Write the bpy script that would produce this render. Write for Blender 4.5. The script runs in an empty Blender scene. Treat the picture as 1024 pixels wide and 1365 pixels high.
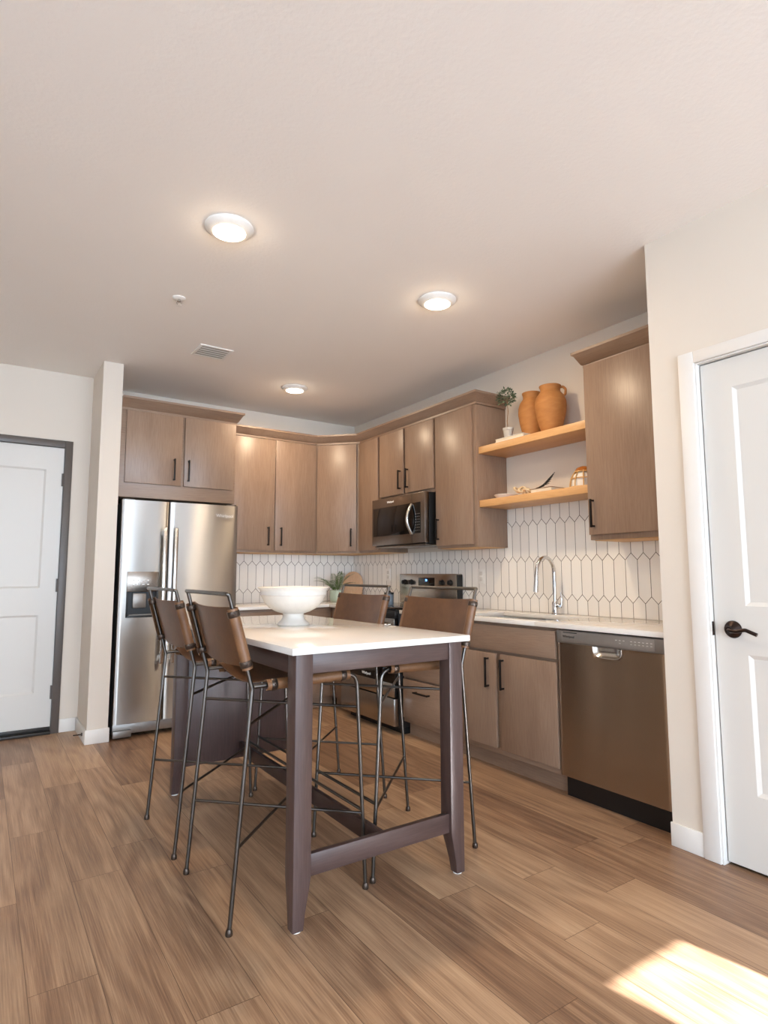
import bpy, bmesh, math, random
from mathutils import Vector, Matrix
random.seed(7)
PI = math.pi
scene = bpy.context.scene
COL = scene.collection

# ------------------------------------------------------------------ camera
cam_d = bpy.data.cameras.new('camera')
cam = bpy.data.objects.new('camera', cam_d)
COL.objects.link(cam)
cam_d.sensor_fit = 'VERTICAL'
cam_d.sensor_height = 36.0
cam_d.lens = 796.43 / 1365 * 36.0
cam_d.clip_start = 0.05
YAW, PITCH, ROLL = math.radians(33.951), math.radians(5.922), math.radians(-0.107)
fw = Vector((math.sin(YAW) * math.cos(PITCH), math.cos(YAW) * math.cos(PITCH), math.sin(PITCH)))
rt = Vector((math.cos(YAW), -math.sin(YAW), 0))
up = rt.cross(fw)
r2 = rt * math.cos(ROLL) + up * math.sin(ROLL)
u2 = -rt * math.sin(ROLL) + up * math.cos(ROLL)
m = Matrix((r2, u2, -fw)).transposed().to_4x4()
m.translation = Vector((-3.27, -5.426, 1.177))
cam.matrix_world = m
scene.camera = cam

# ------------------------------------------------------------------ light set-up
SUN_STRENGTH = 40.0
FILL_STRENGTH = 11.0          # added glowing panels that stand in for daylight
SKY_STRENGTH = 4.0
LAMP_WATTS = 12.5
GLOW_WATTS = 0.7             # extra unseen point light below each lens, for sideways spill
EXPOSURE = 0.24
world = bpy.data.worlds.new('world'); scene.world = world; world.use_nodes = True
wn = world.node_tree.nodes; wl = world.node_tree.links
bg = wn['Background']; bg.inputs['Color'].default_value = (0.75, 0.87, 1.0, 1); bg.inputs['Strength'].default_value = SKY_STRENGTH
sun_d = bpy.data.lights.new('sun', 'SUN'); sun_d.energy = SUN_STRENGTH; sun_d.angle = math.radians(0.2); sun_d.color = (.97, 0.97, 1.0)
sun = bpy.data.objects.new('sun', sun_d); COL.objects.link(sun)
SUN_EL = math.radians(22.6)
sdir = Vector((-0.148 * math.cos(SUN_EL), 0.989 * math.cos(SUN_EL), -math.sin(SUN_EL))).normalized()
sun.rotation_euler = sdir.to_track_quat('-Z', 'Y').to_euler()
sun.location = (-1, -12, 8)
try:
    scene.cycles.diffuse_bounces = 8; scene.cycles.max_bounces = 14
except Exception: pass
vs = scene.view_settings
scene.display_settings.display_device = 'sRGB'
vs.view_transform = 'Standard'; vs.look = 'None'; vs.exposure = EXPOSURE; vs.gamma = 1.0; vs.use_curve_mapping = False

# ------------------------------------------------------------------ materials
def lin(c):
    return c / 12.92 if c <= 0.04045 else ((c + 0.055) / 1.055) ** 2.4
def hexc(h):
    return tuple(lin(int(h[i:i + 2], 16) / 255) for i in (0, 2, 4)) + (1,)
class NT:
    """small wrapper for node trees"""
    def __init__(s, name):
        s.m = bpy.data.materials.new(name); s.m.use_nodes = True
        s.n = s.m.node_tree.nodes; s.l = s.m.node_tree.links
        s.p = s.n['Principled BSDF']
    def put(s, sock, v):
        if v is None: return
        if hasattr(v, 'is_output'): s.l.new(v, sock)
        else: sock.default_value = v
    def math(s, op, a, b=None, c=None, clamp=False):
        n = s.n.new('ShaderNodeMath'); n.operation = op; n.use_clamp = clamp
        s.put(n.inputs[0], a); s.put(n.inputs[1], b); s.put(n.inputs[2], c)
        return n.outputs[0]
    def pos(s):
        g = s.n.new('ShaderNodeNewGeometry'); x = s.n.new('ShaderNodeSeparateXYZ')
        s.l.new(g.outputs['Position'], x.inputs[0]); return x.outputs
    def obj(s):
        g = s.n.new('ShaderNodeTexCoord'); x = s.n.new('ShaderNodeSeparateXYZ')
        s.l.new(g.outputs['Object'], x.inputs[0]); return x.outputs
    def xyz(s, x, y, z):
        n = s.n.new('ShaderNodeCombineXYZ')
        for i, v in enumerate((x, y, z)): s.put(n.inputs[i], v)
        return n.outputs[0]
    def noise(s, vec, scale=5, detail=3, rough=.5, dist=0):
        n = s.n.new('ShaderNodeTexNoise'); s.put(n.inputs['Vector'], vec)
        n.inputs['Scale'].default_value = scale; n.inputs['Detail'].default_value = detail
        n.inputs['Roughness'].default_value = rough; n.inputs['Distortion'].default_value = dist
        return n.outputs[0]
    def white(s, vec):
        n = s.n.new('ShaderNodeTexWhiteNoise'); n.noise_dimensions = '3D'; s.put(n.inputs['Vector'], vec); return n.outputs['Value']
    def ramp(s, fac, stops):
        n = s.n.new('ShaderNodeValToRGB'); s.put(n.inputs[0], fac)
        e = n.color_ramp.elements
        while len(e) < len(stops): e.new(0.5)
        for i, (p, c) in enumerate(stops):
            e[i].position = p; e[i].color = hexc(c) if isinstance(c, str) else c
        return n.outputs[0]
    def mix(s, fac, a, b, mode='MIX'):
        n = s.n.new('ShaderNodeMix'); n.data_type = 'RGBA'; n.blend_type = mode
        s.put(n.inputs[0], fac); s.put(n.inputs[6], a); s.put(n.inputs[7], b)
        return n.outputs[2]
    def bump(s, h, strength=.2, dist=.01):
        n = s.n.new('ShaderNodeBump'); s.put(n.inputs['Height'], h)
        n.inputs['Strength'].default_value = strength; n.inputs['Distance'].default_value = dist
        s.l.new(n.outputs[0], s.p.inputs['Normal'])
    def base(s, c): s.put(s.p.inputs['Base Color'], c)
    def setp(s, **k):
        for a, v in k.items(): s.put(s.p.inputs[a.replace('_', ' ')], v)
        return s

def paint(name, hx, rough=.6, tex=.08, scale=90):
    t = NT(name); x, y, z = t.pos()
    n = t.noise(t.xyz(x, y, z), scale, 3)
    t.base(t.mix(t.math('MULTIPLY', t.noise(t.xyz(x, y, z), 2.0, 2), .08), hexc(hx), (.55, .5, .45, 1)))
    t.setp(Roughness=rough); t.bump(n, tex, .004); return t.m
def plain(name, hx, rough=.5, metal=0., **k):
    t = NT(name); x, y, z = t.pos()
    n = t.noise(t.xyz(x, y, z), 40, 2)
    c = hexc(hx)
    t.base(t.mix(n, tuple(v * .93 for v in c[:3]) + (1,), tuple(min(1, v * 1.06) for v in c[:3]) + (1,)))  # added point light hanging free under the lens
    t.setp(Roughness=rough, Metallic=metal, **k); return t.m
def wood(name, dark, mid, light, axis='z', rough=.42, scale=1.0, streak=1.0, bump=.05):
    """stained timber: fine pores and broad figure stretched along one axis"""
    t = NT(name); P = t.pos()
    s = [1, 1, 1]; s['xyz'.index(axis)] = .06
    v = t.xyz(*[t.math('MULTIPLY', P[i], s[i]) for i in range(3)])
    fine = t.noise(v, 160 * scale, 4, .6)
    s2 = [1, 1, 1]; s2['xyz'.index(axis)] = .18
    v2 = t.xyz(*[t.math('MULTIPLY', P[i], s2[i]) for i in range(3)])
    broad = t.noise(v2, 7 * scale, 3, .5, .6)
    f = t.math('ADD', t.math('MULTIPLY', fine, .5 * streak), t.math('MULTIPLY', broad, 1 - .5 * streak))
    t.base(t.ramp(f, [(.28, dark), (.5, mid), (.72, light)]))
    t.setp(Roughness=rough); t.bump(fine, bump, .002); return t.m
def steel(name, col, rough=.28, axis='x', aniso=0.0):
    t = NT(name); P = t.pos()
    s = [260, 260, 260]; s['xyz'.index(axis)] = 2.
    v = t.xyz(*[t.math('MULTIPLY', P[i], s[i]) for i in range(3)])
    n = t.noise(v, 1.0, 3, .6)
    t.base(t.mix(n, tuple(c * .985 for c in hexc(col)[:3]) + (1,), hexc(col)))
    t.setp(Metallic=1.0, Roughness=t.math('MULTIPLY_ADD', n, .016, rough - .008))
    if aniso:
        tg = t.n.new('ShaderNodeTangent'); tg.direction_type = 'RADIAL'; tg.axis = 'Z'
        t.l.new(tg.outputs[0], t.p.inputs['Tangent'])
        t.p.inputs['Anisotropic'].default_value = aniso; t.p.inputs['Anisotropic Rotation'].default_value = .25
    return t.m
def emitter(name, col, strength):
    t = NT(name); t.base((.8, .8, .8, 1)); t.setp(Emission_Color=col, Emission_Strength=strength); return t.m

M = {}
M['wall'] = paint('warm_white_wall_paint', 'DBD1C4', .55, .06)
M['ceiling'] = paint('ceiling_paint', 'F4F0EB', .8, .25, 60)
M['trim'] = paint('white_trim_paint', 'E3E0DB', .38, .0)
M['door_white'] = paint('white_door_paint', 'D6D3CD', .4, .02)
M['cab'] = wood('taupe_cabinet_stain', '7A6150', '8B725F', '98806D', 'z', .36)
M['cab_h'] = wood('taupe_cabinet_stain_horizontal', '7A6150', '8B725F', '98806D', 'y', .38)
M['cab_x'] = wood('taupe_cabinet_stain_crosswise', '7A6150', '8B725F', '98806D', 'x', .38)
M['cab_in'] = wood('raw_birch_cabinet_underside', 'B98A55', 'CFA26B', 'DDB680', 'y', .5)
M['shelf'] = wood('honey_maple', 'C08F5C', 'CF9F69', 'DBAF7B', 'y', .4)
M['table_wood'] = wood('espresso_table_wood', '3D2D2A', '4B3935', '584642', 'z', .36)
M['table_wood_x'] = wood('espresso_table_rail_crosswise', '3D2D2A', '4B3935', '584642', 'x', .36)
M['table_wood_y'] = wood('espresso_table_rail_lengthwise_shaded', '2E1F1C', '3A2A27', '463531', 'y', .36)  # same wood, darker: shading of the lengthwise faces put into the colour
M['black'] = plain('black_pull_metal', '1C1816', .42, .6)
M['plastic_black'] = plain('black_plastic', '0E0E0F', .4)
M['glass_black'] = plain('black_oven_glass', '0B0B0C', .06)
M['gun'] = plain('gunmetal_tube', '65615D', .32, 1.0)
M['bronze'] = plain('oil_rubbed_bronze', '3A2F2B', .32, .9)
M['band'] = plain('dark_strap_metal', '4C4038', .32, .7)
M['chrome'] = plain('polished_chrome', 'D9D9DA', .06, 1.0)
M['nickel'] = plain('brushed_nickel', 'C9C5BF', .22, 1.0)
M['steel'] = steel('brushed_steel_fridge', 'BAB7B3', .33, 'x', 1.0)
M['steel_y'] = steel('brushed_steel_range', 'B4AEA7', .24, 'y', .5)
M['steel_dw'] = steel('brushed_steel_dishwasher', 'B4A392', .25, 'y', 1.0)
M['steel_dark'] = steel('brushed_steel_bronzed', '8E857D', .27, 'y')
M['steel_sink'] = steel('sink_steel', 'D2CFCA', .4, 'y')
M['grey_side'] = plain('grey_appliance_side', '4A4745', .45, .2)
M['grey_panel'] = plain('grey_control_panel', '8C857F', .35, .6)
M['ceramic'] = plain('white_glazed_ceramic', 'DEDAD3', .25)
M['plate_white'] = plain('white_plastic_plate', 'EDEAE4', .35)
M['letter_white'] = plain('pale_lettering', 'EEEEEE', .4)
M['letter_dark'] = plain('dark_lettering', '2A2522', .4)
M['frame_dark'] = plain('dark_bronze_door_frame', '5A524D', .4)
M['vinyl_dark'] = plain('dark_threshold', '35322F', .4, .4)
M['soil'] = plain('potting_soil', '2B2018', .9)
M['pot_grey'] = plain('pale_concrete_pot', 'B7B0A6', .8)
M['pot_green'] = plain('pale_green_glazed_pot', 'A9B8A6', .3)
M['bark'] = plain('thin_bark', '8A6B4C', .8)
M['book_white'] = plain('pale_book_cover', 'E4DED4', .6)
M['book_brown'] = plain('brown_book_cover', '8C6A4A', .6)
M['paper'] = plain('paper_edges', 'D9C9B0', .8)
M['bead'] = plain('pale_wood_links', 'D8BE96', .55)
M['char'] = plain('charcoal_seed_pods', '1D1C19', .7)
M['rattan'] = plain('rattan_strip', 'C79A5C', .55)
M['amber'] = plain('amber_glaze', 'A8662B', .25)
M['board'] = wood('beech_board', 'C69B76', 'D3AB87', 'DEBB99', 'z', .5)
M['quartz'] = None
def quartz():
    t = NT('white_quartz'); x, y, z = t.pos(); v = t.xyz(x, y, z)
    a = t.noise(v, 220, 2); b = t.noise(v, 9, 4)
    f = t.math('ADD', t.math('MULTIPLY', a, .9), t.math('MULTIPLY', b, .1))
    t.base(t.ramp(f, [(.3, 'E1DDD7'), (.5, 'E3DFD9'), (.7, 'E6E2DC')]))
    t.setp(Roughness=.09); return t.m
M['quartz'] = quartz()
def leather(name, a, b, c):
    t = NT(name); x, y, z = t.obj(); v = t.xyz(x, y, z)
    n = t.noise(v, 9, 4, .6); g = t.noise(v, 240, 3, .6)
    t.base(t.ramp(t.math('ADD', t.math('MULTIPLY', n, .75), t.math('MULTIPLY', g, .25)), [(.3, a), (.5, b), (.7, c)]))
    t.setp(Roughness=.42); t.bump(g, .15, .002); return t.m
M['leather'] = leather('brown_saddle_leather', '4C301C', '5C3C23', '6B492D')
M['leather_light'] = leather('worn_saddle_leather', '5F3F27', '735034', '856042')
def terracotta():
    t = NT('terracotta'); x, y, z = t.obj(); v = t.xyz(x, y, t.math('MULTIPLY', z, 3))
    n = t.noise(v, 12, 4, .6)
    t.base(t.ramp(n, [(.3, 'A86D38'), (.5, 'AF753D'), (.7, 'B67D44')]))
    t.setp(Roughness=.75); t.bump(t.noise(t.xyz(x, y, z), 60, 3), .1, .003); return t.m
M['terra'] = terracotta()
def leafm(name, a, b):
    t = NT(name); x, y, z = t.pos()
    t.base(t.ramp(t.noise(t.xyz(x, y, z), 45, 2), [(.3, a), (.7, b)])); t.setp(Roughness=.5); return t.m
M['leaf'] = leafm('olive_green_leaf', '33452F', '5A6B4B')
M['fern'] = leafm('fern_green', '2F4A1E', '5E7A36')
def planks():
    t = NT('oak_plank_vinyl'); x, y, z = t.pos()
    W, L = .182, 1.22
    row = t.math('FLOOR', t.math('DIVIDE', x, W))
    off = t.math('MULTIPLY', t.white(t.xyz(row, 3.7, 1.1)), L)
    yy = t.math('ADD', y, off)
    col = t.math('FLOOR', t.math('DIVIDE', yy, L))
    rnd = t.white(t.xyz(row, col, 5.3)); rnd2 = t.white(t.xyz(row, col, 9.1))
    fx = t.math('SUBTRACT', t.math('DIVIDE', x, W), row); fy = t.math('SUBTRACT', t.math('DIVIDE', yy, L), col)
    ex = t.math('MULTIPLY', t.math('MINIMUM', fx, t.math('SUBTRACT', 1., fx)), W)
    ey = t.math('MULTIPLY', t.math('MINIMUM', fy, t.math('SUBTRACT', 1., fy)), L)
    gap = t.math('LESS_THAN', t.math('MINIMUM', ex, ey), .0011)
    ox = t.math('MULTIPLY', rnd, 37.); oy = t.math('MULTIPLY', rnd2, 53.)
    gx = t.math('ADD', x, ox)
    # straight fine grain
    gy = t.math('ADD', y, oy)
    fine = t.noise(t.xyz(gx, t.math('MULTIPLY', gy, .016), 0), 210, 5, .7)
    mid = t.noise(t.xyz(gx, t.math('MULTIPLY', gy, .03), 4.), 42, 3, .6)
    # cathedral figure
    dist = t.noise(t.xyz(t.math('MULTIPLY', gx, 3.2), t.math('MULTIPLY', gy, .55), 0), 1.0, 2, .5, .2)
    rings = t.math('SINE', t.math('MULTIPLY_ADD', gx, 60., t.math('MULTIPLY', dist, 60.)))
    broad = t.noise(t.xyz(t.math('MULTIPLY', gx, 3.), t.math('MULTIPLY', gy, .4), 0), 2.0, 2, .5)
    f = t.math('ADD', t.math('MULTIPLY', fine, .50), t.math('MULTIPLY', mid, .22))
    f = t.math('ADD', f, t.math('MULTIPLY', rings, .035))
    f = t.math('ADD', f, t.math('MULTIPLY', broad, .16))
    f = t.math('ADD', f, t.math('MULTIPLY_ADD', rnd, .17, -.045))
    c = t.ramp(f, [(.30, '664A39'), (.44, '8C6D54'), (.55, 'A9896C'), (.72, 'C4A686')])
    c = t.mix(t.math('MULTIPLY', gap, .75), c, hexc('4A3322'))
    t.base(c); t.setp(Roughness=t.math('MULTIPLY_ADD', fine, .16, .33))
    t.bump(t.math('SUBTRACT', fine, t.math('MULTIPLY', gap, 2.)), .08, .002)
    return t.m
M['floor'] = planks()
def picket(name, axis, u0, parity):
    """elongated picket (hexagon) tiles with dark grout"""
    t = NT(name); X = t.pos(); u = X['xy'.index(axis)]; z = X[2]
    w, p, a, Z0, g = .081, .26, .042, 1.02, .0036
    du = t.math('DIVIDE', t.math('SUBTRACT', u, u0), w)
    n = t.math('ROUND', t.math('DIVIDE', t.math('SUBTRACT', z, Z0), p))
    def fr(par):   # fract of du shifted half a tile on odd rows
        odd = t.math('FLOORED_MODULO', par, 2.)
        return t.math('FRACT', t.math('ADD', t.math('MULTIPLY_ADD', odd, .5, du), 50.))
    fb = fr(t.math('ADD', n, parity))
    tri = t.math('MULTIPLY', t.math('ABSOLUTE', t.math('SUBTRACT', fb, .5)), 2.)
    h = t.math('ADD', t.math('MULTIPLY_ADD', n, p, Z0), t.math('MULTIPLY', t.math('SUBTRACT', 1., t.math('MULTIPLY', tri, 2.)), a / 2))
    d = t.math('SUBTRACT', z, h)
    above = t.math('GREATER_THAN', d, 0.)
    row = t.math('ADD', n, above)
    fv = fr(t.math('ADD', row, parity))
    dv = t.math('MULTIPLY', t.math('MINIMUM', fv, t.math('SUBTRACT', 1., fv)), w)
    dz = t.math('MULTIPLY', t.math('ABSOLUTE', d), .69)
    dm = t.math('MINIMUM', dv, dz)
    tile = t.math('SMOOTH_MIN', t.math('DIVIDE', dm, .006), 1., .3)
    grout = t.math('LESS_THAN', dm, g / 2)
    idx = t.math('FLOOR', t.math('ADD', t.math('MULTIPLY_ADD', t.math('FLOORED_MODULO', t.math('ADD', row, parity), 2.), .5, du), 50.))
    rnd = t.white(t.xyz(idx, row, 2.))
    c = t.mix(rnd, hexc('ECE8E2'), hexc('F5F2EC'))
    t.base(t.mix(grout, c, hexc('554B44')))
    t.setp(Roughness=t.math('MULTIPLY_ADD', grout, .6, .14))
    t.bump(tile, .35, .002); return t.m
M['tile_side'] = picket('picket_tile_sink_wall', 'y', -3.297, 1.0)
M['tile_back'] = picket('picket_tile_fridge_wall', 'x', -1.092, 1.0)
M['lens'] = emitter('lamp_lens_glow', (1.0, .90, .76, 1), 14.0)
M['fill_glow'] = emitter('added_window_glow', (.64, .81, 1.0, 1), FILL_STRENGTH)  # emission of the added fill panel in the wide window
M['fill_glow_dim'] = emitter('added_window_glow_dim', (.64, .81, 1.0, 1), FILL_STRENGTH * .36)  # weaker emission for the other added fill panels
M['clock'] = emitter('blue_clock_digits', (.12, .35, 1.0, 1), 4.0)
tg = NT('window_glass'); tg.base((.95, .97, 1, 1)); tg.setp(Transmission_Weight=1.0, Roughness=0.0, IOR=1.0); M['glass'] = tg.m

# ------------------------------------------------------------------ mesh helpers
def merge(bm, t):
    me = bpy.data.meshes.new('tmp'); t.to_mesh(me); t.free(); bm.from_mesh(me); bpy.data.meshes.remove(me)
def add_box(bm, x0, x1, y0, y1, z0, z1, bev=.0, seg=2, mat=None):
    t = bmesh.new(); bmesh.ops.create_cube(t, size=1)
    for v in t.verts:
        v.co = Vector((x0 + (v.co.x + .5) * (x1 - x0), y0 + (v.co.y + .5) * (y1 - y0), z0 + (v.co.z + .5) * (z1 - z0)))
    bmesh.ops.recalc_face_normals(t, faces=t.faces)
    if bev > 0:
        bev = min(bev, .45 * min(abs(x1 - x0), abs(y1 - y0), abs(z1 - z0)))
        bmesh.ops.bevel(t, geom=list(t.edges), offset=bev, segments=seg, affect='EDGES', profile=.5)
    if mat is not None: bmesh.ops.transform(t, matrix=mat, verts=t.verts)
    merge(bm, t); return bm
def box(*a, **k): return add_box(bmesh.new(), *a, **k)
def fillet(pts, r, n=6):
    pts = [Vector(p) for p in pts]; out = [pts[0]]
    for i in range(1, len(pts) - 1):
        a, b, c = pts[i - 1], pts[i], pts[i + 1]
        ri = r[i - 1] if isinstance(r, (list, tuple)) else r
        d1 = (a - b).normalized(); d2 = (c - b).normalized()
        ang = d1.angle(d2)
        if ri <= 0 or abs(ang - PI) < .01: out.append(b); continue
        tl = min(ri / math.tan(ang / 2), .48 * (a - b).length, .48 * (c - b).length)
        p1 = b + d1 * tl; p2 = b + d2 * tl
        for k in range(n + 1):
            s = k / n; out.append(p1 * (1 - s) ** 2 + b * 2 * s * (1 - s) + p2 * s ** 2)
    out.append(pts[-1]); return out
def add_tube(bm, pts, r, n=12, cap=True, closed=False):
    pts = [Vector(p) for p in pts]; N = len(pts); rings = []
    t0 = (pts[1] - pts[0]).normalized()
    nrm = t0.orthogonal().normalized()
    for i, p in enumerate(pts):
        if i == 0: t = t0
        elif i == N - 1: t = (pts[-1] - pts[-2]).normalized()
        else: t = ((pts[i + 1] - p).normalized() + (p - pts[i - 1]).normalized()).normalized()
        nrm = (nrm - t * nrm.dot(t)).normalized(); b = t.cross(nrm)
        ri = r[i] if isinstance(r, (list, tuple)) else r
        rings.append([bm.verts.new(p + (nrm * math.cos(2 * PI * k / n) + b * math.sin(2 * PI * k / n)) * ri) for k in range(n)])
    for i in range(N - 1):
        for k in range(n):
            bm.faces.new((rings[i][k], rings[i][(k + 1) % n], rings[i + 1][(k + 1) % n], rings[i + 1][k]))
    if cap:
        bm.faces.new(rings[0][::-1]); bm.faces.new(rings[-1])
    return bm
def tube(*a, **k): return add_tube(bmesh.new(), *a, **k)
def add_lathe(bm, prof, n=40, c=(0, 0, 0), mat=None, close=True):
    t = bmesh.new(); rings = []
    for r, z in prof:
        if r < 1e-6: rings.append([t.verts.new((0, 0, z))])
        else: rings.append([t.verts.new((r * math.cos(2 * PI * k / n), r * math.sin(2 * PI * k / n), z)) for k in range(n)])
    for a, b in zip(rings[:-1], rings[1:]):
        for k in range(n):
            k2 = (k + 1) % n
            if len(a) == 1 and len(b) == 1: continue
            if len(a) == 1: t.faces.new((a[0], b[k2], b[k]))
            elif len(b) == 1: t.faces.new((a[k], a[k2], b[0]))
            else: t.faces.new((a[k], a[k2], b[k2], b[k]))
    bmesh.ops.recalc_face_normals(t, faces=t.faces)
    if mat is not None: bmesh.ops.transform(t, matrix=mat, verts=t.verts)
    bmesh.ops.translate(t, verts=t.verts, vec=Vector(c))
    merge(bm, t); return bm
def lathe(*a, **k): return add_lathe(bmesh.new(), *a, **k)
def add_prism(bm, outline, axis, a, b):
    """extrude a 2-D outline between a and b along an axis"""
    def mk(p, d):
        return {'x': (d, p[0], p[1]), 'y': (p[0], d, p[1]), 'z': (p[0], p[1], d)}[axis]
    t = bmesh.new()
    A = [t.verts.new(mk(p, a)) for p in outline]; B = [t.verts.new(mk(p, b)) for p in outline]
    t.faces.new(A); t.faces.new(B[::-1])
    for i in range(len(A)):
        j = (i + 1) % len(A); t.faces.new((A[i], B[i], B[j], A[j]))
    bmesh.ops.recalc_face_normals(t, faces=t.faces); merge(bm, t); return bm
def prism(*a): return add_prism(bmesh.new(), *a)
OFF = {}
def thing(name, label, cat, loc=(0, 0, 0), group=None, rotz=0):
    o = bpy.data.objects.new(name, None); o.empty_display_size = .1; COL.objects.link(o)
    o.location = loc; o.rotation_euler = (0, 0, rotz)
    o['label'] = label; o['category'] = cat
    if group: o['group'] = group
    OFF[o.name] = Vector(loc); return o
def part(name, bm, mat, parent=None, label=None, local=False, ang=38):
    """link one bmesh as ONE mesh object; world coordinates unless local"""
    if parent is not None and not local:
        bmesh.ops.translate(bm, verts=bm.verts, vec=-OFF[parent.name])
    me = bpy.data.meshes.new(name); bm.to_mesh(me); bm.free()
    me.materials.append(mat)
    me.shade_smooth(); me.set_sharp_from_angle(angle=math.radians(ang))
    o = bpy.data.objects.new(name, me); COL.objects.link(o)
    if parent is not None:
        o.parent = parent; OFF[o.name] = OFF[parent.name]
    else: OFF[o.name] = Vector((0, 0, 0))
    if label: o['label'] = label
    return o
def solo(name, bm, mat, label, cat, loc, group=None, ang=38):
    """a thing that is one mesh, its origin at its base"""
    bmesh.ops.translate(bm, verts=bm.verts, vec=-Vector(loc))
    o = part(name, bm, mat, None, None, True, ang); o.location = loc
    OFF[o.name] = Vector(loc)
    o['label'] = label; o['category'] = cat
    if group: o['group'] = group
    return o
def struct(name, bm, mat, ang=38):
    o = part(name, bm, mat, None, None, True, ang); o['kind'] = 'structure'; return o
def dup(root, loc, label, rotz=0):
    r = root.copy(); COL.objects.link(r); r.location = loc; r.rotation_euler = (0, 0, rotz); r['label'] = label
    for ch in list(root.children):
        c = ch.copy(); COL.objects.link(c); c.parent = r
        for g in list(ch.children):
            d = g.copy(); COL.objects.link(d); d.parent = c
    return r
def text_bm(body, size, origin, right, upv, depth=.0006):
    """lettering as a thin solid lying in the plane (right, upv)"""
    cu = bpy.data.curves.new('txt', 'FONT'); cu.body = body; cu.size = size; cu.extrude = depth
    cu.align_x = 'CENTER'; cu.align_y = 'CENTER'
    o = bpy.data.objects.new('txt', cu); COL.objects.link(o)
    dg = bpy.context.evaluated_depsgraph_get()
    me = bpy.data.meshes.new_from_object(o.evaluated_get(dg))
    bm = bmesh.new(); bm.from_mesh(me)
    R = Vector(right); U = Vector(upv); N = R.cross(U)
    mt = Matrix((R, U, N)).transposed().to_4x4(); mt.translation = Vector(origin)
    bmesh.ops.transform(bm, matrix=mt, verts=bm.verts)
    bpy.data.objects.remove(o); bpy.data.curves.remove(cu); bpy.data.meshes.remove(me)
    return bm

# ------------------------------------------------------------------ the room
H = 2.755
XL, XR, YF = -6.2, 1.4, -10.0            # far left wall, window wall behind the camera
XP0, XP1, YP = -2.593, -2.456, -.703     # partition beside the fridge
YE = -.224                     # entry door wall
XD, YD = -.693, -3.857         # closet wall on the right
struct('floor', box(XL - .2, XR + .2, YF - .2, .2, -.1, 0), M['floor'])
struct('ceiling', box(XL - .2, XR + .2, YF - .2, .2, H, H + .1), M['ceiling'])
struct('wall_back', box(XP1, .12, 0, .12, 0, H), M['wall'])
struct('wall_right', box(0, .12, YD, 0, 0, H), M['wall'])
struct('wall_partition', box(XP0, XP1, YP, 0.12, 0, H), M['wall'])
# entry wall with its door opening
EX1, EX0, EZ = -2.767, -3.683, 2.165
b = bmesh.new()
add_box(b, EX1 , XP0, YE, 0.12, 0, H); add_box(b, XL, EX0, YE, 0.12, 0, H); add_box(b, EX0, EX1, YE, 0.12, EZ, H)
struct('wall_entry', b, M['wall'])
b = bmesh.new(); LW0, LW1 = -8.6, -5.2
add_box(b, XL - .12, XL, LW1, .12, 0, H); add_box(b, XL - .12, XL, YF, LW0, 0, H); add_box(b, XL - .12, XL, LW0, LW1, 0, .35); add_box(b, XL - .12, XL, LW0, LW1, 2.35, H)
struct('wall_left', b, M['wall'])
b = bmesh.new()
for y0, y1, z0, z1 in ((LW0, LW0 + .05, .35, 2.35), (LW1 - .05, LW1, .35, 2.35), (LW0, LW1, .35, .40), (LW0, LW1, 2.30, 2.35)): add_box(b, XL - .10, XL - .02, y0, y1, z0, z1)
w3 = struct('added_window_3', b, M['trim'])  # window added on the unseen left wall for fill light
part('fill_panel', box(XL - .06, XL - .055, LW0 + .05, LW1 - .05, .40, 2.30), M['fill_glow_dim'], w3)  # added glowing panel, lights the sink side of the room
# closet block on the right, with its door opening
DY0, DY1, DZ = -4.075, -4.84, 2.094
b = bmesh.new()
add_box(b, XD, XD + .12, DY0 + .0056, YD, 0, H); add_box(b, XD, XD + .12, -5.05, DY1 - .0056, 0, H); add_box(b, XD, XD + .12, DY1 - .0056, DY0 + .0056, DZ + .0051, H)
add_box(b, XD + .12, XR, YD - .12, YD, 0, H); add_box(b, XD + .12, XR, -5.05, -4.93, 0, H)
struct('wall_closet', b, M['wall'])
struct('wall_living', box(XR, XR + .12, YF - .15, YD, 0, H), M['wall'])
# invented windows behind the camera: narrow opening shapes sun patch, others glow as fill
SX0, SX1, SZ = -.850, -.445, 2.48
WX0, WX1, WZ0, WZ1 = -5.4, -.98, .12, 2.48
VX0, VX1 = -.25, 1.2
b = bmesh.new()
add_box(b, XL, WX0, YF - .15, YF, 0, H); add_box(b, WX1, SX0, YF - .15, YF, 0, H); add_box(b, SX1, VX0, YF - .15, YF, 0, H); add_box(b, VX1, XR, YF - .15, YF, 0, H)
add_box(b, VX0, VX1, YF - .15, YF, 0, WZ0); add_box(b, VX0, VX1, YF - .15, YF, WZ1, H)
add_box(b, WX0, WX1, YF - .15, YF, 0, WZ0); add_box(b, WX0, WX1, YF - .15, YF, WZ1, H); add_box(b, SX0, SX1, YF - .15, YF, SZ, H)
struct('wall_front', b, M['wall'])
for nm, a0, a1 in (('added_window_1', WX0, WX1), ('added_window_4', VX0, VX1)):
    b = bmesh.new()
    for x0, x1, z0, z1 in ((a0, a0 + .05, WZ0, WZ1), (a1 - .05, a1, WZ0, WZ1), (a0, a1, WZ0, WZ0 + .05), (a0, a1, WZ1 - .05, WZ1)):
        add_box(b, x0, x1, YF - .10, YF - .02, z0, z1)
    w1 = struct(nm, b, M['trim'])
    part('fill_panel', box(a0 + .05, a1 - .05, YF - .06, YF - .055, WZ0 + .05, WZ1 - .05), M['fill_glow' if nm == 'added_window_1' else 'fill_glow_dim'], w1)  # added glowing panel, fills the room from behind the camera
b = bmesh.new()
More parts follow.
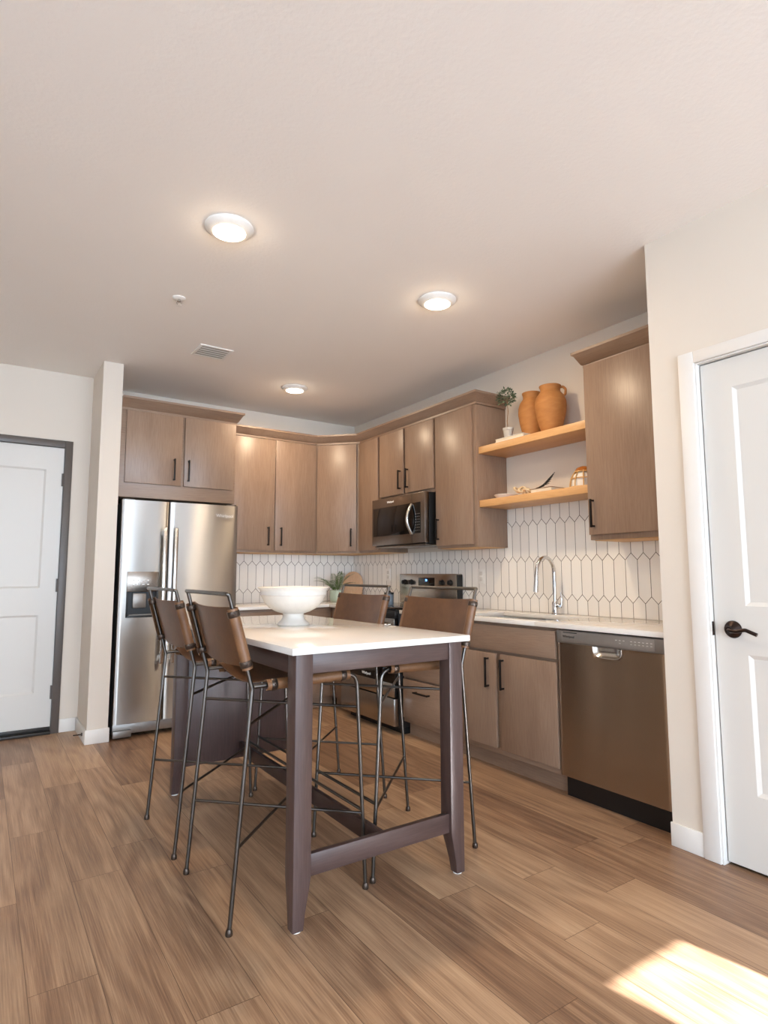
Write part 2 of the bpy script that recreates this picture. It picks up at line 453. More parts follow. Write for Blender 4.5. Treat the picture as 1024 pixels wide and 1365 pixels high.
for x0, x1, z0, z1 in ((SX0 - .03, SX0, 0, SZ), (SX1, SX1 + .03, 0, SZ), (SX0, SX1, SZ, SZ + .03)):
    add_box(b, x0, x1, YF - .12, YF - .09, z0, z1)
struct('added_window_2', b, M['trim'])  # frame of the invented opening, sized for the sun patch

# baseboards
BH = .098
struct('baseboard_entry', box(-2.715, XP0 - .012, YE - .013, YE, 0, BH, bev=.003), M['trim'])
b = bmesh.new()
add_box(b, XP0 - .012, XP1 + .010, YP - .012, YP, 0, BH, bev=.003)
add_box(b, XP0 - .012, XP0, YP + .0005, YE, 0, BH, bev=.003)
struct('baseboard_partition', b, M['trim'])
b = bmesh.new()
add_box(b, XD - .013, XD, -3.999, YD + .004, 0, BH, bev=.003); add_box(b, XD - .013, XD, -5.05, DY1 - .076, 0, BH, bev=.003)
struct('baseboard_closet', b, M['trim'])
struct('baseboard_left', box(XL, XL + .013, YF, YE, 0, BH, bev=.003), M['trim'])

# entry door
def panel_door_bm(x0, x1, y0, y1, z0, z1, panels, face, depth=.008, slope=.014):
    """moulded door leaf: panels recessed on one big face ('-y' or '-x')"""
    bm = bmesh.new()
    A = (lambda u, v, d: (u, y0 + d, v)) if face == '-y' else (lambda u, v, d: (x0 + d, u, v))
    us = sorted({*( [x0, x1] if face == '-y' else [y0, y1] ), *[q for p in panels for q in p[:2]]})
    vsn = sorted({z0, z1, *[q for p in panels for q in p[2:]]})
    def quad(pts):
        bm.faces.new([bm.verts.new(A(*p)) for p in pts])
    for i in range(len(us) - 1):
        for j in range(len(vsn) - 1):
            u0, u1, v0, v1 = us[i], us[i + 1], vsn[j], vsn[j + 1]
            if any(p[0] <= u0 and p[1] >= u1 and p[2] <= v0 and p[3] >= v1 for p in panels):
                s, d = slope, depth
                quad([(u0 + s, v0 + s, d), (u1 - s, v0 + s, d), (u1 - s, v1 - s, d), (u0 + s, v1 - s, d)])
                for q in ([(u0, v0, 0), (u1, v0, 0), (u1 - s, v0 + s, d), (u0 + s, v0 + s, d)], [(u1, v0, 0), (u1, v1, 0), (u1 - s, v1 - s, d), (u1 - s, v0 + s, d)],
                          [(u1, v1, 0), (u0, v1, 0), (u0 + s, v1 - s, d), (u1 - s, v1 - s, d)], [(u0, v1, 0), (u0, v0, 0), (u0 + s, v0 + s, d), (u0 + s, v1 - s, d)]):
                    quad(q)
            else:
                quad([(u0, v0, 0), (u1, v0, 0), (u1, v1, 0), (u0, v1, 0)])
    bmesh.ops.remove_doubles(bm, verts=bm.verts, dist=1e-5)
    bm.normal_update()
    want = Vector((0, -1, 0)) if face == '-y' else Vector((-1, 0, 0))
    if sum(f.normal.dot(want) * f.calc_area() for f in bm.faces) < 0: bmesh.ops.reverse_faces(bm, faces=bm.faces)
    # body behind the moulded face
    if face == '-y': add_box(bm, x0, x1, y0 + depth + .002, y1, z0, z1)
    else: add_box(bm, x0 + depth + .002, x1, y0, y1, z0, z1)
    # edge band
    if face == '-y':
        for q in ((x0, x0 + .001, z0, z1), (x1 - .001, x1, z0, z1)): add_box(bm, q[0], q[1], y0, y1, q[2], q[3])
        for q in ((z0, z0 + .001), (z1 - .001, z1)): add_box(bm, x0, x1, y0, y1, q[0], q[1])
    else:
        for q in ((y0, y0 + .001), (y1 - .001, y1)): add_box(bm, x0, x1, q[0], q[1], z0, z1)
        for q in ((z0, z0 + .001), (z1 - .001, z1)): add_box(bm, x0, x1, y0, y1, q[0], q[1])
    return bm
d1 = struct('door_1', panel_door_bm(EX0 + .006, EX1 - .006, YE + .012, YE + .056, .05, EZ - .006,
            [(EX0 + .125, EX1 - .122, 1.076, 1.985), (EX0 + .125, EX1 - .122, .30, .875)], '-y'), M['door_white'], 20)
for z in (1.909, 1.096, .30):
    bh = tube([(EX1 - .004, YE + .004, z - .05), (EX1 - .004, YE + .004, z + .05)], .007, 10)
    add_box(bh, EX1 - .018, EX1 - .004, YE + .008, YE + .0115, z - .05, z + .05)
    part('hinge', bh, M['frame_dark'], d1)
part('door_sweep', box(EX0 + .006, EX1 - .006, YE + .008, YE + .054, .022, .05, bev=.003), M['vinyl_dark'], d1)
b = bmesh.new()
add_box(b, EX1 - .003, EX1 + .05, YE - .014, YE + .06, 0, EZ + .05, bev=.003)
add_box(b, EX0 - .05, EX0 + .003, YE - .014, YE + .06, 0, EZ + .05, bev=.003)
add_box(b, EX0 + .003, EX1 - .003, YE - .014, YE + .06, EZ - .003, EZ + .05, bev=.003)
struct('trim_1', b, M['frame_dark'])
struct('trim_2', box(EX0 + .003, EX1 - .003, YE - .03, YE + .08, 0, .021, bev=.004), M['vinyl_dark'])
# backing so nothing shows round the door
# closet door on the right
d2 = struct('door_2', panel_door_bm(XD + .018, XD + .055, DY1 + .004, DY0 - .004, .012, DZ - .004,
            [(DY1 + .13, DY0 - .132, 1.044, 1.963), (DY1 + .13, DY0 - .132, .299, .848)], '-x', .009, .016), M['door_white'], 20)
YK, ZK = -4.155, .947
XF = XD + .018
mr = Matrix.Rotation(-PI / 2, 4, 'Y')
rose = lathe([(0, 0), (.034, 0), (.036, .004), (.033, .010), (.018, .016), (.013, .022), (.012, .042), (.0, .043)], 32, (XF, YK, ZK), mr)
part('door_rose', rose, M['bronze'], d2)
lev = tube(fillet([(XF - .036, YK, ZK), (XF - .052, YK - .004, ZK), (XF - .055, YK - .035, ZK - .004), (XF - .054, YK - .07, ZK + .005), (XF - .05, YK - .112, ZK - .012)], .02, 5),
           .0075, 12)
part('door_lever', lev, M['bronze'], d2)
part('latch_plate', box(XD + .004, XD + .017, DY0 - .0035, DY0 + .0045, ZK - .03, ZK + .028, bev=.002), M['bronze'], d2)
b = bmesh.new()
add_box(b, XD - .018, XD, DY0 + .006, -3.999, 0, 2.154, bev=.004)
add_box(b, XD - .018, XD, DY1 - .075, DY1 - .006, 0, 2.154, bev=.004)
add_box(b, XD - .018, XD, DY1 - .006, DY0 + .006, DZ + .006, 2.154, bev=.004)
struct('trim_3', b, M['trim'])
b = bmesh.new()
add_box(b, XD - .008, XD + .11, DY0, DY0 + .0054, 0, DZ + .005); add_box(b, XD - .008, XD + .11, DY1 - .0054, DY1, 0, DZ + .005)
add_box(b, XD - .008, XD + .11, DY1, DY0, DZ, DZ + .005)
struct('trim_4', b, M['trim'])
solo('door_stop', add_tube(tube([(XP0 - .0125, -.60, .05), (XP0 - .018, -.60, .05)], .012, 14),
     [(XP0 - .018, -.60, .05), (XP0 - .07, -.60, .05)], .0045, 10), M['bronze'],
     'small dark door stop sticking out of the baseboard beside the fridge partition', 'door stop', (XP0 - .0125, -.60, .05))

# ------------------------------------------------------------------ kitchen cabinets
FR = .305        # wall cabinet box depth
DTH = .019       # door thickness
GAP = .004       # bumper gap behind a door
ZB, ZT = 1.372, 2.425
def pull(parent, axis, c, L=.165, out=(0, -1, 0)):
    """square black bar pull centred at c standing off along out"""
    o = Vector(out); C = Vector(c); a = Vector((0, 0, 1)) if axis == 'z' else Vector(axis)
    s = o.cross(a).normalized()
    mt = Matrix((s, o, a)).transposed().to_4x4(); mt.translation = C
    bm = bmesh.new()
    add_box(bm, -.0055, .0055, .022, .033, -L / 2, L / 2, bev=.0015, mat=mt)
    for q in (-1, 1):
        add_box(bm, -.005, .005, 0, .023, q * (L / 2 - .008) - .005, q * (L / 2 - .008) + .005, mat=mt)
    return part('handle', bm, M['black'], parent, 'black bar handle')
def crown_sweep(path, z0, z1, out=.055, back=.02):
    """mitred cove crown along a plan path; path left-to-right seen from the room, outward = right-hand side"""
    pts = [Vector((p[0], p[1])) for p in path]
    prof = [(-back, z0 - .012), (.006, z0 - .012), (.006, z0 + .004), (.014, z0 + .008), (out - .012, z1 - .024), (out, z1 - .016), (out, z1), (-back, z1)]
    bm = bmesh.new(); rings = []
    n = len(pts)
    for i in range(n):
        def nr(a, b):
            d = (b - a).normalized(); return Vector((d.y, -d.x))
        if i == 0: mvec = nr(pts[0], pts[1])
        elif i == n - 1: mvec = nr(pts[-2], pts[-1])
        else:
            n1, n2 = nr(pts[i - 1], pts[i]), nr(pts[i], pts[i + 1])
            mvec = (n1 + n2).normalized(); mvec /= mvec.dot(n1)
        rings.append([bm.verts.new((pts[i].x + mvec.x * o, pts[i].y + mvec.y * o, z)) for o, z in prof])
    k = len(prof)
    for i in range(n - 1):
        for j in range(k): bm.faces.new((rings[i][j], rings[i + 1][j], rings[i + 1][(j + 1) % k], rings[i][(j + 1) % k]))
    bm.faces.new(rings[0]); bm.faces.new(rings[-1][::-1])
    bmesh.ops.recalc_face_normals(bm, faces=bm.faces); return bm

# over-fridge cabinet (deep) with its side panel
YFC = -.682
t = thing('fridge_cabinet', 'deep taupe wall cabinet with two short doors over the fridge', 'cabinet', (-1.99, -.34, 1.754))
part('cabinet_box', box(XP1 + .001, -1.562, YFC, -.001, 1.754, 2.43, bev=.0015), M['cab_x'], t)
for x0, x1, hx in ((-2.417, -2.005, -2.062), (-1.983, -1.588, -1.952)):
    d = part('door', box(x0, x1, YFC - DTH - GAP, YFC - GAP, 1.862, 2.413, bev=.002), M['cab'], t)
    pull(d, 'z', (hx, YFC - DTH - GAP, 1.985), .17, (0, -1, 0))
part('crown_moulding', crown_sweep([(XP1 + .001, YFC), (-1.562, YFC), (-1.562, -.002)], 2.43, 2.512), M['cab_x'], t)
solo('side_panel', box(-1.541, -1.523, -.66, -.001, 0, 1.753, bev=.0015), M['cab'], 'narrow taupe end panel standing right of the fridge', 'panel', (-1.532, -.33, 0))

# wall run on the fridge side
t = thing('wall_cabinet', 'tall taupe two-door wall cabinet above the white bowl, right of the fridge', 'cabinet', (-1.06, -.15, ZB), 'wall cabinets')
part('cabinet_box', box(-1.521, -.6105, -FR, -.001, ZB, ZT, bev=.0015), M['cab'], t)
part('bottom_panel', box(-1.52, -.612, -FR + .018, -.016, ZB - .004, ZB - .0003), M['cab_in'], t, 'raw birch underside')
for x0, x1, hx in ((-1.515, -1.075, -1.115), (-1.043, -.628, -.99)):
    d = part('door', box(x0, x1, -FR - DTH - GAP, -FR - GAP, ZB + .02, ZT - .008, bev=.002), M['cab'], t)
    pull(d, 'z', (hx, -FR - DTH - GAP, 1.52), .17)
# diagonal corner cabinet
t = thing('wall_cabinet', 'angled one-door corner wall cabinet above the fern and wooden board', 'cabinet', (-.3, -.3, ZB), 'wall cabinets')
part('cabinet_box', prism([(-.6095, -.001), (-.6095, -FR), (-FR, -.6095), (-.001, -.6095), (-.001, -.001)], 'z', ZB, ZT), M['cab'], t)
part('bottom_panel', prism([(-.59, -.02), (-.59, -FR + .01), (-FR + .01, -.59), (-.02, -.59), (-.02, -.02)], 'z', ZB - .004, ZB - .0003), M['cab_in'], t, 'raw birch underside')
L = math.hypot(.305, .305)
mt = Matrix.Translation((-.4573, -.4573, 0)) @ Matrix.Rotation(-PI / 4, 4, 'Z')
d = part('door', add_box(bmesh.new(), -L / 2 + .018, L / 2 - .03, -DTH - GAP, -GAP, ZB + .02, ZT - .008, bev=.002, mat=mt), M['cab'], t)
hc = mt @ Vector((L / 2 - .075, -DTH - GAP, 1.52)); pull(d, 'z', hc, .17, mt.to_3x3() @ Vector((0, -1, 0)))
# sink wall run: narrow, over-microwave, tall right unit
def side_cab(name, label, y0, y1, z0, z1, doors, group=None, bottom=True):
    t = thing(name, label, 'cabinet', (-.15, (y0 + y1) / 2, z0), group)
    part('cabinet_box', box(-FR, -.001, y1 + .0005, y0 - .0005, z0, z1, bev=.0015), M['cab'], t)
    if bottom: part('bottom_panel', box(-FR + .018, -.016, y1 + .016, y0 - .016, z0 - .004, z0 - .0003), M['cab_in'], t, 'raw birch underside')
    for a, b_, za, zb, hy, hz in doors:
        d = part('door', box(-FR - DTH - GAP, -FR - GAP, b_, a, za, zb, bev=.002), M['cab'], t)
        if hy is not None: pull(d, 'z', (-FR - DTH - GAP, hy, hz), .165, (-1, 0, 0))
    return t
side_cab('wall_cabinet', 'narrow one-door taupe wall cabinet between the corner unit and the microwave', -.61, -.965, ZB, ZT, [(-.628, -.952, ZB + .02, ZT - .008, -.925, 1.52)], 'wall cabinets')
side_cab('wall_cabinet', 'short two-door taupe wall cabinet directly above the microwave', -.965, -1.772, 1.828, ZT, [(-.982, -1.347, 1.856, ZT - .008, -1.308, 1.978), (-1.378, -1.755, 1.856, ZT - .008, -1.416, 1.978)], 'wall cabinets', False)
side_cab('wall_cabinet', 'tall one-door taupe wall cabinet between the microwave and the maple shelves', -1.772, -2.237, ZB, ZT, [(-1.784, -2.205, ZB + .02, ZT - .008, -1.818, 1.52)], 'wall cabinets')
solo('crown_moulding', crown_sweep([(-1.5, -FR), (-.61, -FR), (-FR, -.61), (-FR, -2.2375), (-.003, -2.2375)], ZT + .0125, 2.512), M['cab_h'],
     'taupe crown moulding running over the corner run of wall cabinets', 'moulding', (-.3, -1.1, ZT))
t = side_cab('wall_cabinet', 'tall one-door taupe wall cabinet above the dishwasher, right of the maple shelves', -3.195, -3.85, ZB, ZT, [(-3.203, -3.84, ZB + .03, ZT - .008, -3.24, 1.525)], 'wall cabinets')
part('crown_moulding', crown_sweep([(-.003, -3.195), (-FR, -3.195), (-FR, -3.85)], ZT, 2.512), M['cab_h'], t)

# floating shelves
for zt, lab in ((2.101, 'upper thick maple floating shelf holding the terracotta jars'), (1.707, 'lower thick maple floating shelf above the faucet')):
    solo('floating_shelf', box(-.287, -.001, -3.194, -2.2385, zt - .05, zt, bev=.0015), M['shelf'], lab, 'shelf', (-.14, -2.7, zt - .05), 'maple shelves')

# tiled splashbacks
solo('tile_backsplash', box(-1.521, -.010, -.009, -.0005, .9095, 1.367), M['tile_back'], 'white picket-tile splashback behind the white bowl on the fridge wall', 'backsplash', (-.76, 0, .9095))
b = box(-.009, -.0005, -2.2375, -.0005, .9095, 1.367)
add_box(b, -.009, -.0005, -3.195, -2.2378, .9095, 1.6565); add_box(b, -.009, -.0005, -3.8555, -3.1953, .9095, 1.367)
solo('tile_backsplash', b, M['tile_side'], 'cream picket-tile splashback with dark grout behind the faucet and range', 'backsplash', (0, -1.9, .9095))

# base cabinets
XB, ZC0, ZC1 = -.615, .882, .909
def kick(bm, y0, y1): add_box(bm, XB + .055, XB + .07, y1, y0, 0, .1)
def base_side(label, y0, y1, fronts, topcut=0):
    t = thing('base_cabinet', label, 'cabinet', (-.3, (y0 + y1) / 2, 0), 'base cabinets')
    bm = box(XB, -.012, y1 + .0005, y0 - .0005, .1, ZC0 - .001 - topcut, bev=.0015)
    if topcut: add_box(bm, XB, XB + .02, y1 + .0005, y0 - .0005, .6, ZC0 - .001)
    add_box(bm, XB + .055, XB + .075, y1 + .0005, y0 - .0005, 0, .1)
    part('cabinet_box', bm, M['cab_h'], t)
    for nm, a, b_, za, zb, h in fronts:
        d = part(nm, box(XB - DTH - GAP, XB - GAP, b_, a, za, zb, bev=.002), M['cab'] if nm == 'door' else M['cab_h'], t)
        if h: pull(d, h[0], h[1], h[2], (-1, 0, 0))
    return t
xh = XB - DTH - GAP
base_side('taupe base cabinet with two doors below the sink', -2.255, -3.198, [
    ('false_front', -2.285, -3.188, .712, .862, None),
    ('door', -2.285, -2.726, .135, .694, ('z', (xh, -2.664, .577), .18)),
    ('door', -2.766, -3.190, .135, .694, ('z', (xh, -2.792, .577), .18))], .26)
base_side('taupe three-drawer base cabinet between the range and the sink', -1.742, -2.255, [
    ('drawer', -1.762, -2.235, .712, .862, ('z' and (0, 1, 0), (xh, -2.0, .79), .165)),
    ('drawer', -1.762, -2.235, .428, .696, ((0, 1, 0), (xh, -2.0, .60), .165)),
    ('drawer', -1.762, -2.235, .135, .412, ((0, 1, 0), (xh, -2.0, .335), .165))])
base_side('taupe base cabinet in the corner, left of the range', -.64, -.945, [
    ('drawer', -.70, -.93, .712, .862, None), ('door', -.70, -.93, .135, .694, ('z', (xh, -.90, .577), .165))])
t = thing('base_cabinet', 'taupe base cabinet right of the fridge, behind the table', 'cabinet', (-1.0, -.3, 0), 'base cabinets')
bm = box(-1.521, -.6155, XB, -.012, .1, ZC0 - .001, bev=.0015); add_box(bm, -1.521, -.56, XB + .055, XB + .075, 0, .1)
add_box(bm, -.6155, -.02, -.6395, -.012, .1, ZC0 - .001)
part('cabinet_box', bm, M['cab_x'], t)
for x0, x1, hx in ((-1.50, -1.11, -1.15), (-1.07, -.68, -1.03)):
    part('drawer', box(x0, x1, XB - DTH - GAP, XB - GAP, .712, .862, bev=.002), M['cab_x'], t)
    d = part('door', box(x0, x1, XB - DTH - GAP, XB - GAP, .135, .694, bev=.002), M['cab'], t)
    pull(d, 'z', (hx, XB - DTH - GAP, .577), .165)
solo('filler_strip', box(XB, -.02, -3.8565, -3.832, 0, ZC0 - .001), M['cab'], 'thin taupe filler strip between the dishwasher and the closet wall', 'panel', (-.3, -3.842, 0))
# worktops
XC = -.655
solo('worktop', add_box(box(-1.522, -.0105, XC, -.0105, ZC0, ZC1, bev=.002), XC, -.0105, -.944, XC - .0005, ZC0, ZC1, bev=.002), M['quartz'],
     'white quartz worktop in the corner under the fern, left of the range', 'worktop', (-.8, -.4, ZC0))
SY0, SY1, SXA, SXB = -2.34, -3.06, -.575, -.165
b = box(XC, -.0105, -3.8555, SY1, ZC0, ZC1, bev=.002); add_box(b, XC, -.0105, SY0, -1.742, ZC0, ZC1, bev=.002)
add_box(b, XC, SXA, SY1 - .002, SY0 + .002, ZC0, ZC1, bev=.002); add_box(b, SXB, -.0105, SY1 - .002, SY0 + .002, ZC0, ZC1, bev=.002)
solo('worktop', b, M['quartz'], 'white quartz worktop with the sink cut-out over the dishwasher', 'worktop', (-.33, -2.8, ZC0))
# double bowl sink
t = thing('sink', 'undermounted double-bowl steel sink in the white worktop', 'sink', (-.37, -2.7, .68))
def bowl_bm(y0, y1):
    bm = bmesh.new(); zt, zb, th = ZC0 - .0015, .68, .004
    x0, x1 = SXA - .004, SXB + .004
    add_box(bm, x0, x1, y1, y0, zb, zb + th); add_box(bm, x0, x0 + th, y1, y0, zb, zt); add_box(bm, x1 - th, x1, y1, y0, zb, zt)
    add_box(bm, x0, x1, y1, y1 + th, zb, zt); add_box(bm, x0, x1, y0 - th, y0, zb, zt); return bm
ym = (SY0 + SY1) / 2
for y0, y1 in ((SY0 + .004, ym + .012), (ym - .012, SY1 - .004)):
    o = part('basin', bowl_bm(y0, y1), M['steel_sink'], t)
    part('drain', lathe([(0, .0), (.045, 0), (.045, .004), (.03, .003), (0, .002)], 24, (-.37, (y0 + y1) / 2, .6845)), M['chrome'], o)
part('divider', box(SXA + .002, SXB - .002, ym - .011, ym + .011, .8, ZC0 - .004, bev=.004), M['steel_sink'], t)
# faucet
FX, FY = -.095, -2.74
t = thing('faucet', 'chrome gooseneck pull-down faucet behind the sink', 'faucet', (FX, FY, ZC1))
part('base', lathe([(0, 0), (.027, 0), (.027, .006), (.022, .012), (.021, .075), (.0165, .085), (0, .086)], 28, (FX, FY, ZC1 + .0003)), M['chrome'], t)
arc = [(FX, FY, ZC1 + .085), (FX, FY, ZC1 + .27)]
for k in range(1, 13):
    a = PI * k / 12 * .97
    arc.append((FX - .085 + .085 * math.cos(a), FY, ZC1 + .27 + .105 * math.sin(a)))
e = Vector(arc[-1]); arc.append(e + Vector((-.004, 0, -.03)))
part('spout', tube(arc, .0125, 16), M['chrome'], t)
part('spray_head', tube([e + Vector((-.004, 0, -.02)), e + Vector((-.006, 0, -.06)), e + Vector((-.012, 0, -.13))], [.0135, .0155, .0175], 18), M['chrome'], t)
lv = tube([(FX, FY - .018, ZC1 + .055), (FX, FY - .045, ZC1 + .057)], .016, 16)
add_tube(lv, [(FX, FY - .05, ZC1 + .05), (FX + .0, FY - .055, ZC1 + .10), (FX + .005, FY - .048, ZC1 + .145)], [.007, .006, .005], 10)
part('lever', lv, M['chrome'], t)
# outlets
def outlet(c, face, label, g=None):
    t = thing('wall_outlet', label, 'outlet', c, 'wall outlets')
    x, y, z = c
    if face == 'x':
        part('cover_plate', box(x - .005, x, y - .035, y + .035, z - .058, z + .058, bev=.002), M['plate_white'], t)
        for q in (-.022, .022): part('socket', box(x - .0068, x - .0052, y - .016, y + .016, z + q - .015, z + q + .015, bev=.0015), M['ceramic'], t)
    else:
        part('cover_plate', box(x - .035, x + .035, y - .005, y, z - .058, z + .058, bev=.002), M['plate_white'], t)
        for q in (-.022, .022): part('socket', box(x - .016, x + .016, y - .0068, y - .0052, z + q - .015, z + q + .015, bev=.0015), M['ceramic'], t)
outlet((-.0095, -1.95, 1.158), 'x', 'white wall outlet on the tiles between the range and the faucet')
outlet((-.0095, -.66, 1.17), 'x', 'white wall outlet on the tiles just left of the range')
outlet((-1.36, -.0095, 1.16), 'y', 'white wall outlet on the tiles next to the fridge')

# ------------------------------------------------------------------ fridge
FX0, FX1, FYF, FZ = -2.428, -1.546, -.726, 1.732
FS = -2.087
t = thing('refrigerator', 'stainless side-by-side refrigerator with a dark dispenser', 'refrigerator', (-1.99, -.4, 0))
part('cabinet_body', box(FX0 + .004, FX1 - .004, FYF + .072, -.03, .03, FZ - .022, bev=.004), M['grey_side'], t, 'dark grey fridge body')
part('toe_grille', add_box(box(FX0 + .005, FX1 - .005, FYF + .045, FYF + .07, .03, .105, bev=.003), FX0 + .005, FX0 + .13, FYF + .02, FYF + .044, .012, .06, bev=.004), M['grey_panel'], t)
part('foot', lathe([(0, 0), (.022, 0), (.022, .012), (.012, .013), (.012, .04), (0, .04)], 16, (FX0 + .06, FYF + .12, 0)), M['plastic_black'], t)
part('foot', lathe([(0, 0), (.022, 0), (.022, .012), (.012, .013), (.012, .04), (0, .04)], 16, (FX1 - .06, FYF + .12, 0)), M['plastic_black'], t)
part('foot', box(FX0 + .1, FX1 - .1, -.2, -.12, 0, .03), M['plastic_black'], t)
# left door with recess for the dispenser
DX0, DX1, DZ0, DZ1 = -2.375, -2.150, .862, 1.197
zb, zt = .108, FZ - .002
def curved_door(x0, x1, hole=None):
    """slightly bowed door skin, optionally with a rectangular hole"""
    bm = bmesh.new(); nx = 28
    xs = [x0 + (x1 - x0) * i / nx for i in range(nx + 1)]
    zs = [zb, zt]
    if hole:
        xs = sorted(set([x for x in xs if min(abs(x - hole[0]), abs(x - hole[1])) > .004] + [hole[0], hole[1]])); zs = [zb, hole[2], hole[3], zt]
    def yy(x):
        s = (x - x0) / (x1 - x0); e = min(s, 1 - s) * (x1 - x0)
        return FYF + .010 * (2 * s - 1) ** 2 * .6 + (.006 * (1 - math.sqrt(max(0, 1 - (1 - min(1, e / .008)) ** 2))))
    g = {}
    for i, x in enumerate(xs):
        for j, z in enumerate(zs): g[i, j] = bm.verts.new((x, yy(x), z))
    back = {}
    for i, x in enumerate(xs):
        for j in (0, len(zs) - 1): back[i, j] = bm.verts.new((x, FYF + .068, zs[j]))
    for i in range(len(xs) - 1):
        for j in range(len(zs) - 1):
            if hole and xs[i] >= hole[0] - 1e-6 and xs[i + 1] <= hole[1] + 1e-6 and j == 1: continue
            bm.faces.new((g[i, j], g[i + 1, j], g[i + 1, j + 1], g[i, j + 1]))
        for j in (0, len(zs) - 1):
            bm.faces.new((g[i, j], g[i + 1, j], back[i + 1, j], back[i, j]))
    J = len(zs) - 1
    for i in (0, len(xs) - 1):
        bm.faces.new([g[i, j] for j in range(J + 1)] + [back[i, J], back[i, 0]])
    bm.faces.new([back[i, 0] for i in range(len(xs))] + [back[i, J] for i in reversed(range(len(xs)))])
    bmesh.ops.recalc_face_normals(bm, faces=bm.faces); return bm
dl = part('freezer_door', curved_door(FX0, FS - .004, (DX0, DX1, DZ0, DZ1)), M['steel'], t, 'left stainless door', ang=30)
dr = part('fridge_door', curved_door(FS + .004, FX1), M['steel'], t, 'right stainless door', ang=30)
b = bmesh.new()
for q in ((DX0, DX0 + .012, DZ0, DZ1), (DX1 - .012, DX1, DZ0, DZ1), (DX0, DX1, DZ0, DZ0 + .014), (DX0, DX1, 1.095, 1.105)):
    add_box(b, q[0], q[1], FYF - .001, FYF + .055, q[2], q[3], bev=.002)
add_box(b, DX0, DX1, FYF + .05, FYF + .055, DZ0, DZ1)
disp = part('dispenser', b, M['plastic_black'], dl, 'black water and ice dispenser niche')
part('dispenser_panel', box(DX0, DX1, FYF - .003, FYF + .012, 1.05, DZ1, bev=.003), M['steel_dark'], dl, 'grey dispenser control panel')
b = box(DX0 + .05, DX1 - .08, FYF + .02, FYF + .045, .93, 1.04, bev=.006); add_box(b, DX0 + .02, DX1 - .02, FYF + .006, FYF + .05, DZ0 + .015, DZ0 + .022)
part('dispenser_paddle', b, M['grey_panel'], dl)
for i in range(4):
    for j in range(2): part('dispenser_mark', box(-2.335 + i * .034, -2.321 + i * .034, FYF - .0038, FYF - .003, 1.10 + j * .03, 1.107 + j * .03), M['letter_white'], dl)
for hx, dd in ((-2.122, dl), (-2.042, dr)):
    b = box(hx - .014, hx + .014, FYF - .052, FYF - .034, .52, 1.53, bev=.007)
    for z in (.56, 1.49): add_box(b, hx - .011, hx + .011, FYF - .036, FYF + .004, z - .02, z + .02, bev=.004)
    part('handle', b, M['nickel'], dd, 'long flat steel handle')
part('logo_lettering', text_bm('Whirlpool', .034, (-1.655, FYF - .0018, 1.645), (1, 0, 0), (0, 0, 1)), M['letter_white'], dr)
part('hinge_cover', box(FX0 + .01, FX0 + .09, FYF + .02, FYF + .12, FZ - .0215, FZ + .008, bev=.003), M['grey_side'], t)
part('hinge_cover', box(FX1 - .09, FX1 - .01, FYF + .02, FYF + .12, FZ - .0215, FZ + .008, bev=.003), M['grey_side'], t)

# ------------------------------------------------------------------ range
RY0, RY1, RX = -.948, -1.738, -.685
t = thing('range', 'stainless electric range with black oven glass left of the drawers', 'range', (-.35, -1.34, 0))
part('body', box(RX + .03, -.02, RY1, RY0, .05, .903, bev=.003), M['plastic_black'], t)
part('plinth', box(RX + .08, -.05, RY1 + .01, RY0 - .01, 0, .05), M['plastic_black'], t)
part('cooktop', box(RX + .005, -.02, RY1, RY0, .9035, .918, bev=.004), M['glass_black'], t, 'black glass cooktop')
for x, y, r in ((-.25, -1.15, .08), (-.25, -1.55, .1), (-.5, -1.15, .105), (-.5, -1.55, .08)):
    part('burner_ring', lathe([(r, 0), (r + .003, .0004), (r + .004, 0)], 36, (x, y, .9185)), M['grey_panel'], t)

d = part('oven_door', box(RX - .006, RX + .029, RY1 + .004, RY0 - .004, .27, .845, bev=.004), M['glass_black'], t, 'black glass oven door')
part('door_trim', box(RX - .012, RX - .0065, RY1 + .004, RY0 - .004, .785, .845, bev=.002), M['steel_y'], d)
b = tube(fillet([(RX - .01, RY0 - .06, .80), (RX - .06, RY0 - .06, .80), (RX - .06, RY1 + .06, .80), (RX - .01, RY1 + .06, .80)], .03), .012, 14)
part('handle', b, M['nickel'], d)
part('front_trim', box(RX - .004, RX + .029, RY1 + .002, RY0 - .002, .85, .902, bev=.003), M['plastic_black'], t)
part('logo_lettering', text_bm('Whirlpool', .03, (RX - .0072, -1.34, .40), (0, -1, 0), (0, 0, 1)), M['letter_white'], d)
part('storage_drawer', box(RX - .012, RX + .029, RY1 + .004, RY0 - .004, .065, .262, bev=.004), M['steel_y'], t, 'stainless storage drawer')
part('lower_trim', box(RX - .0105, RX - .0062, RY1 + .004, RY0 - .004, .272, .40 - .03, bev=.001), M['steel_y'], d)
BX = -.085
bg_ = part('back_panel', box(BX, -.022, RY1, RY0, .919, 1.177, bev=.006), M['steel_y'], t, 'stainless control backguard')
part('end_cap', box(BX + .004, -.024, RY1 - .004, RY1 - .0003, .93, 1.17, bev=.001), M['plastic_black'], bg_)
part('display', box(BX - .003, BX - .0003, -1.455, -1.235, 1.075, 1.145, bev=.001), M['glass_black'], bg_, 'black clock display')
part('clock_digits', text_bm('78', .026, (BX - .0036, -1.345, 1.122), (0, -1, 0), (0, 0, 1)), M['clock'], bg_)
for y in (-1.03, -1.13, -1.56, -1.665):
    part('knob', lathe([(0, 0), (.024, 0), (.024, .004), (.020, .006), (.018, .026), (.015, .028), (0, .028)], 24, (BX - .0003, y, 1.105), Matrix.Rotation(-PI / 2, 4, 'Y')), M['plastic_black'], bg_, 'black control knob')
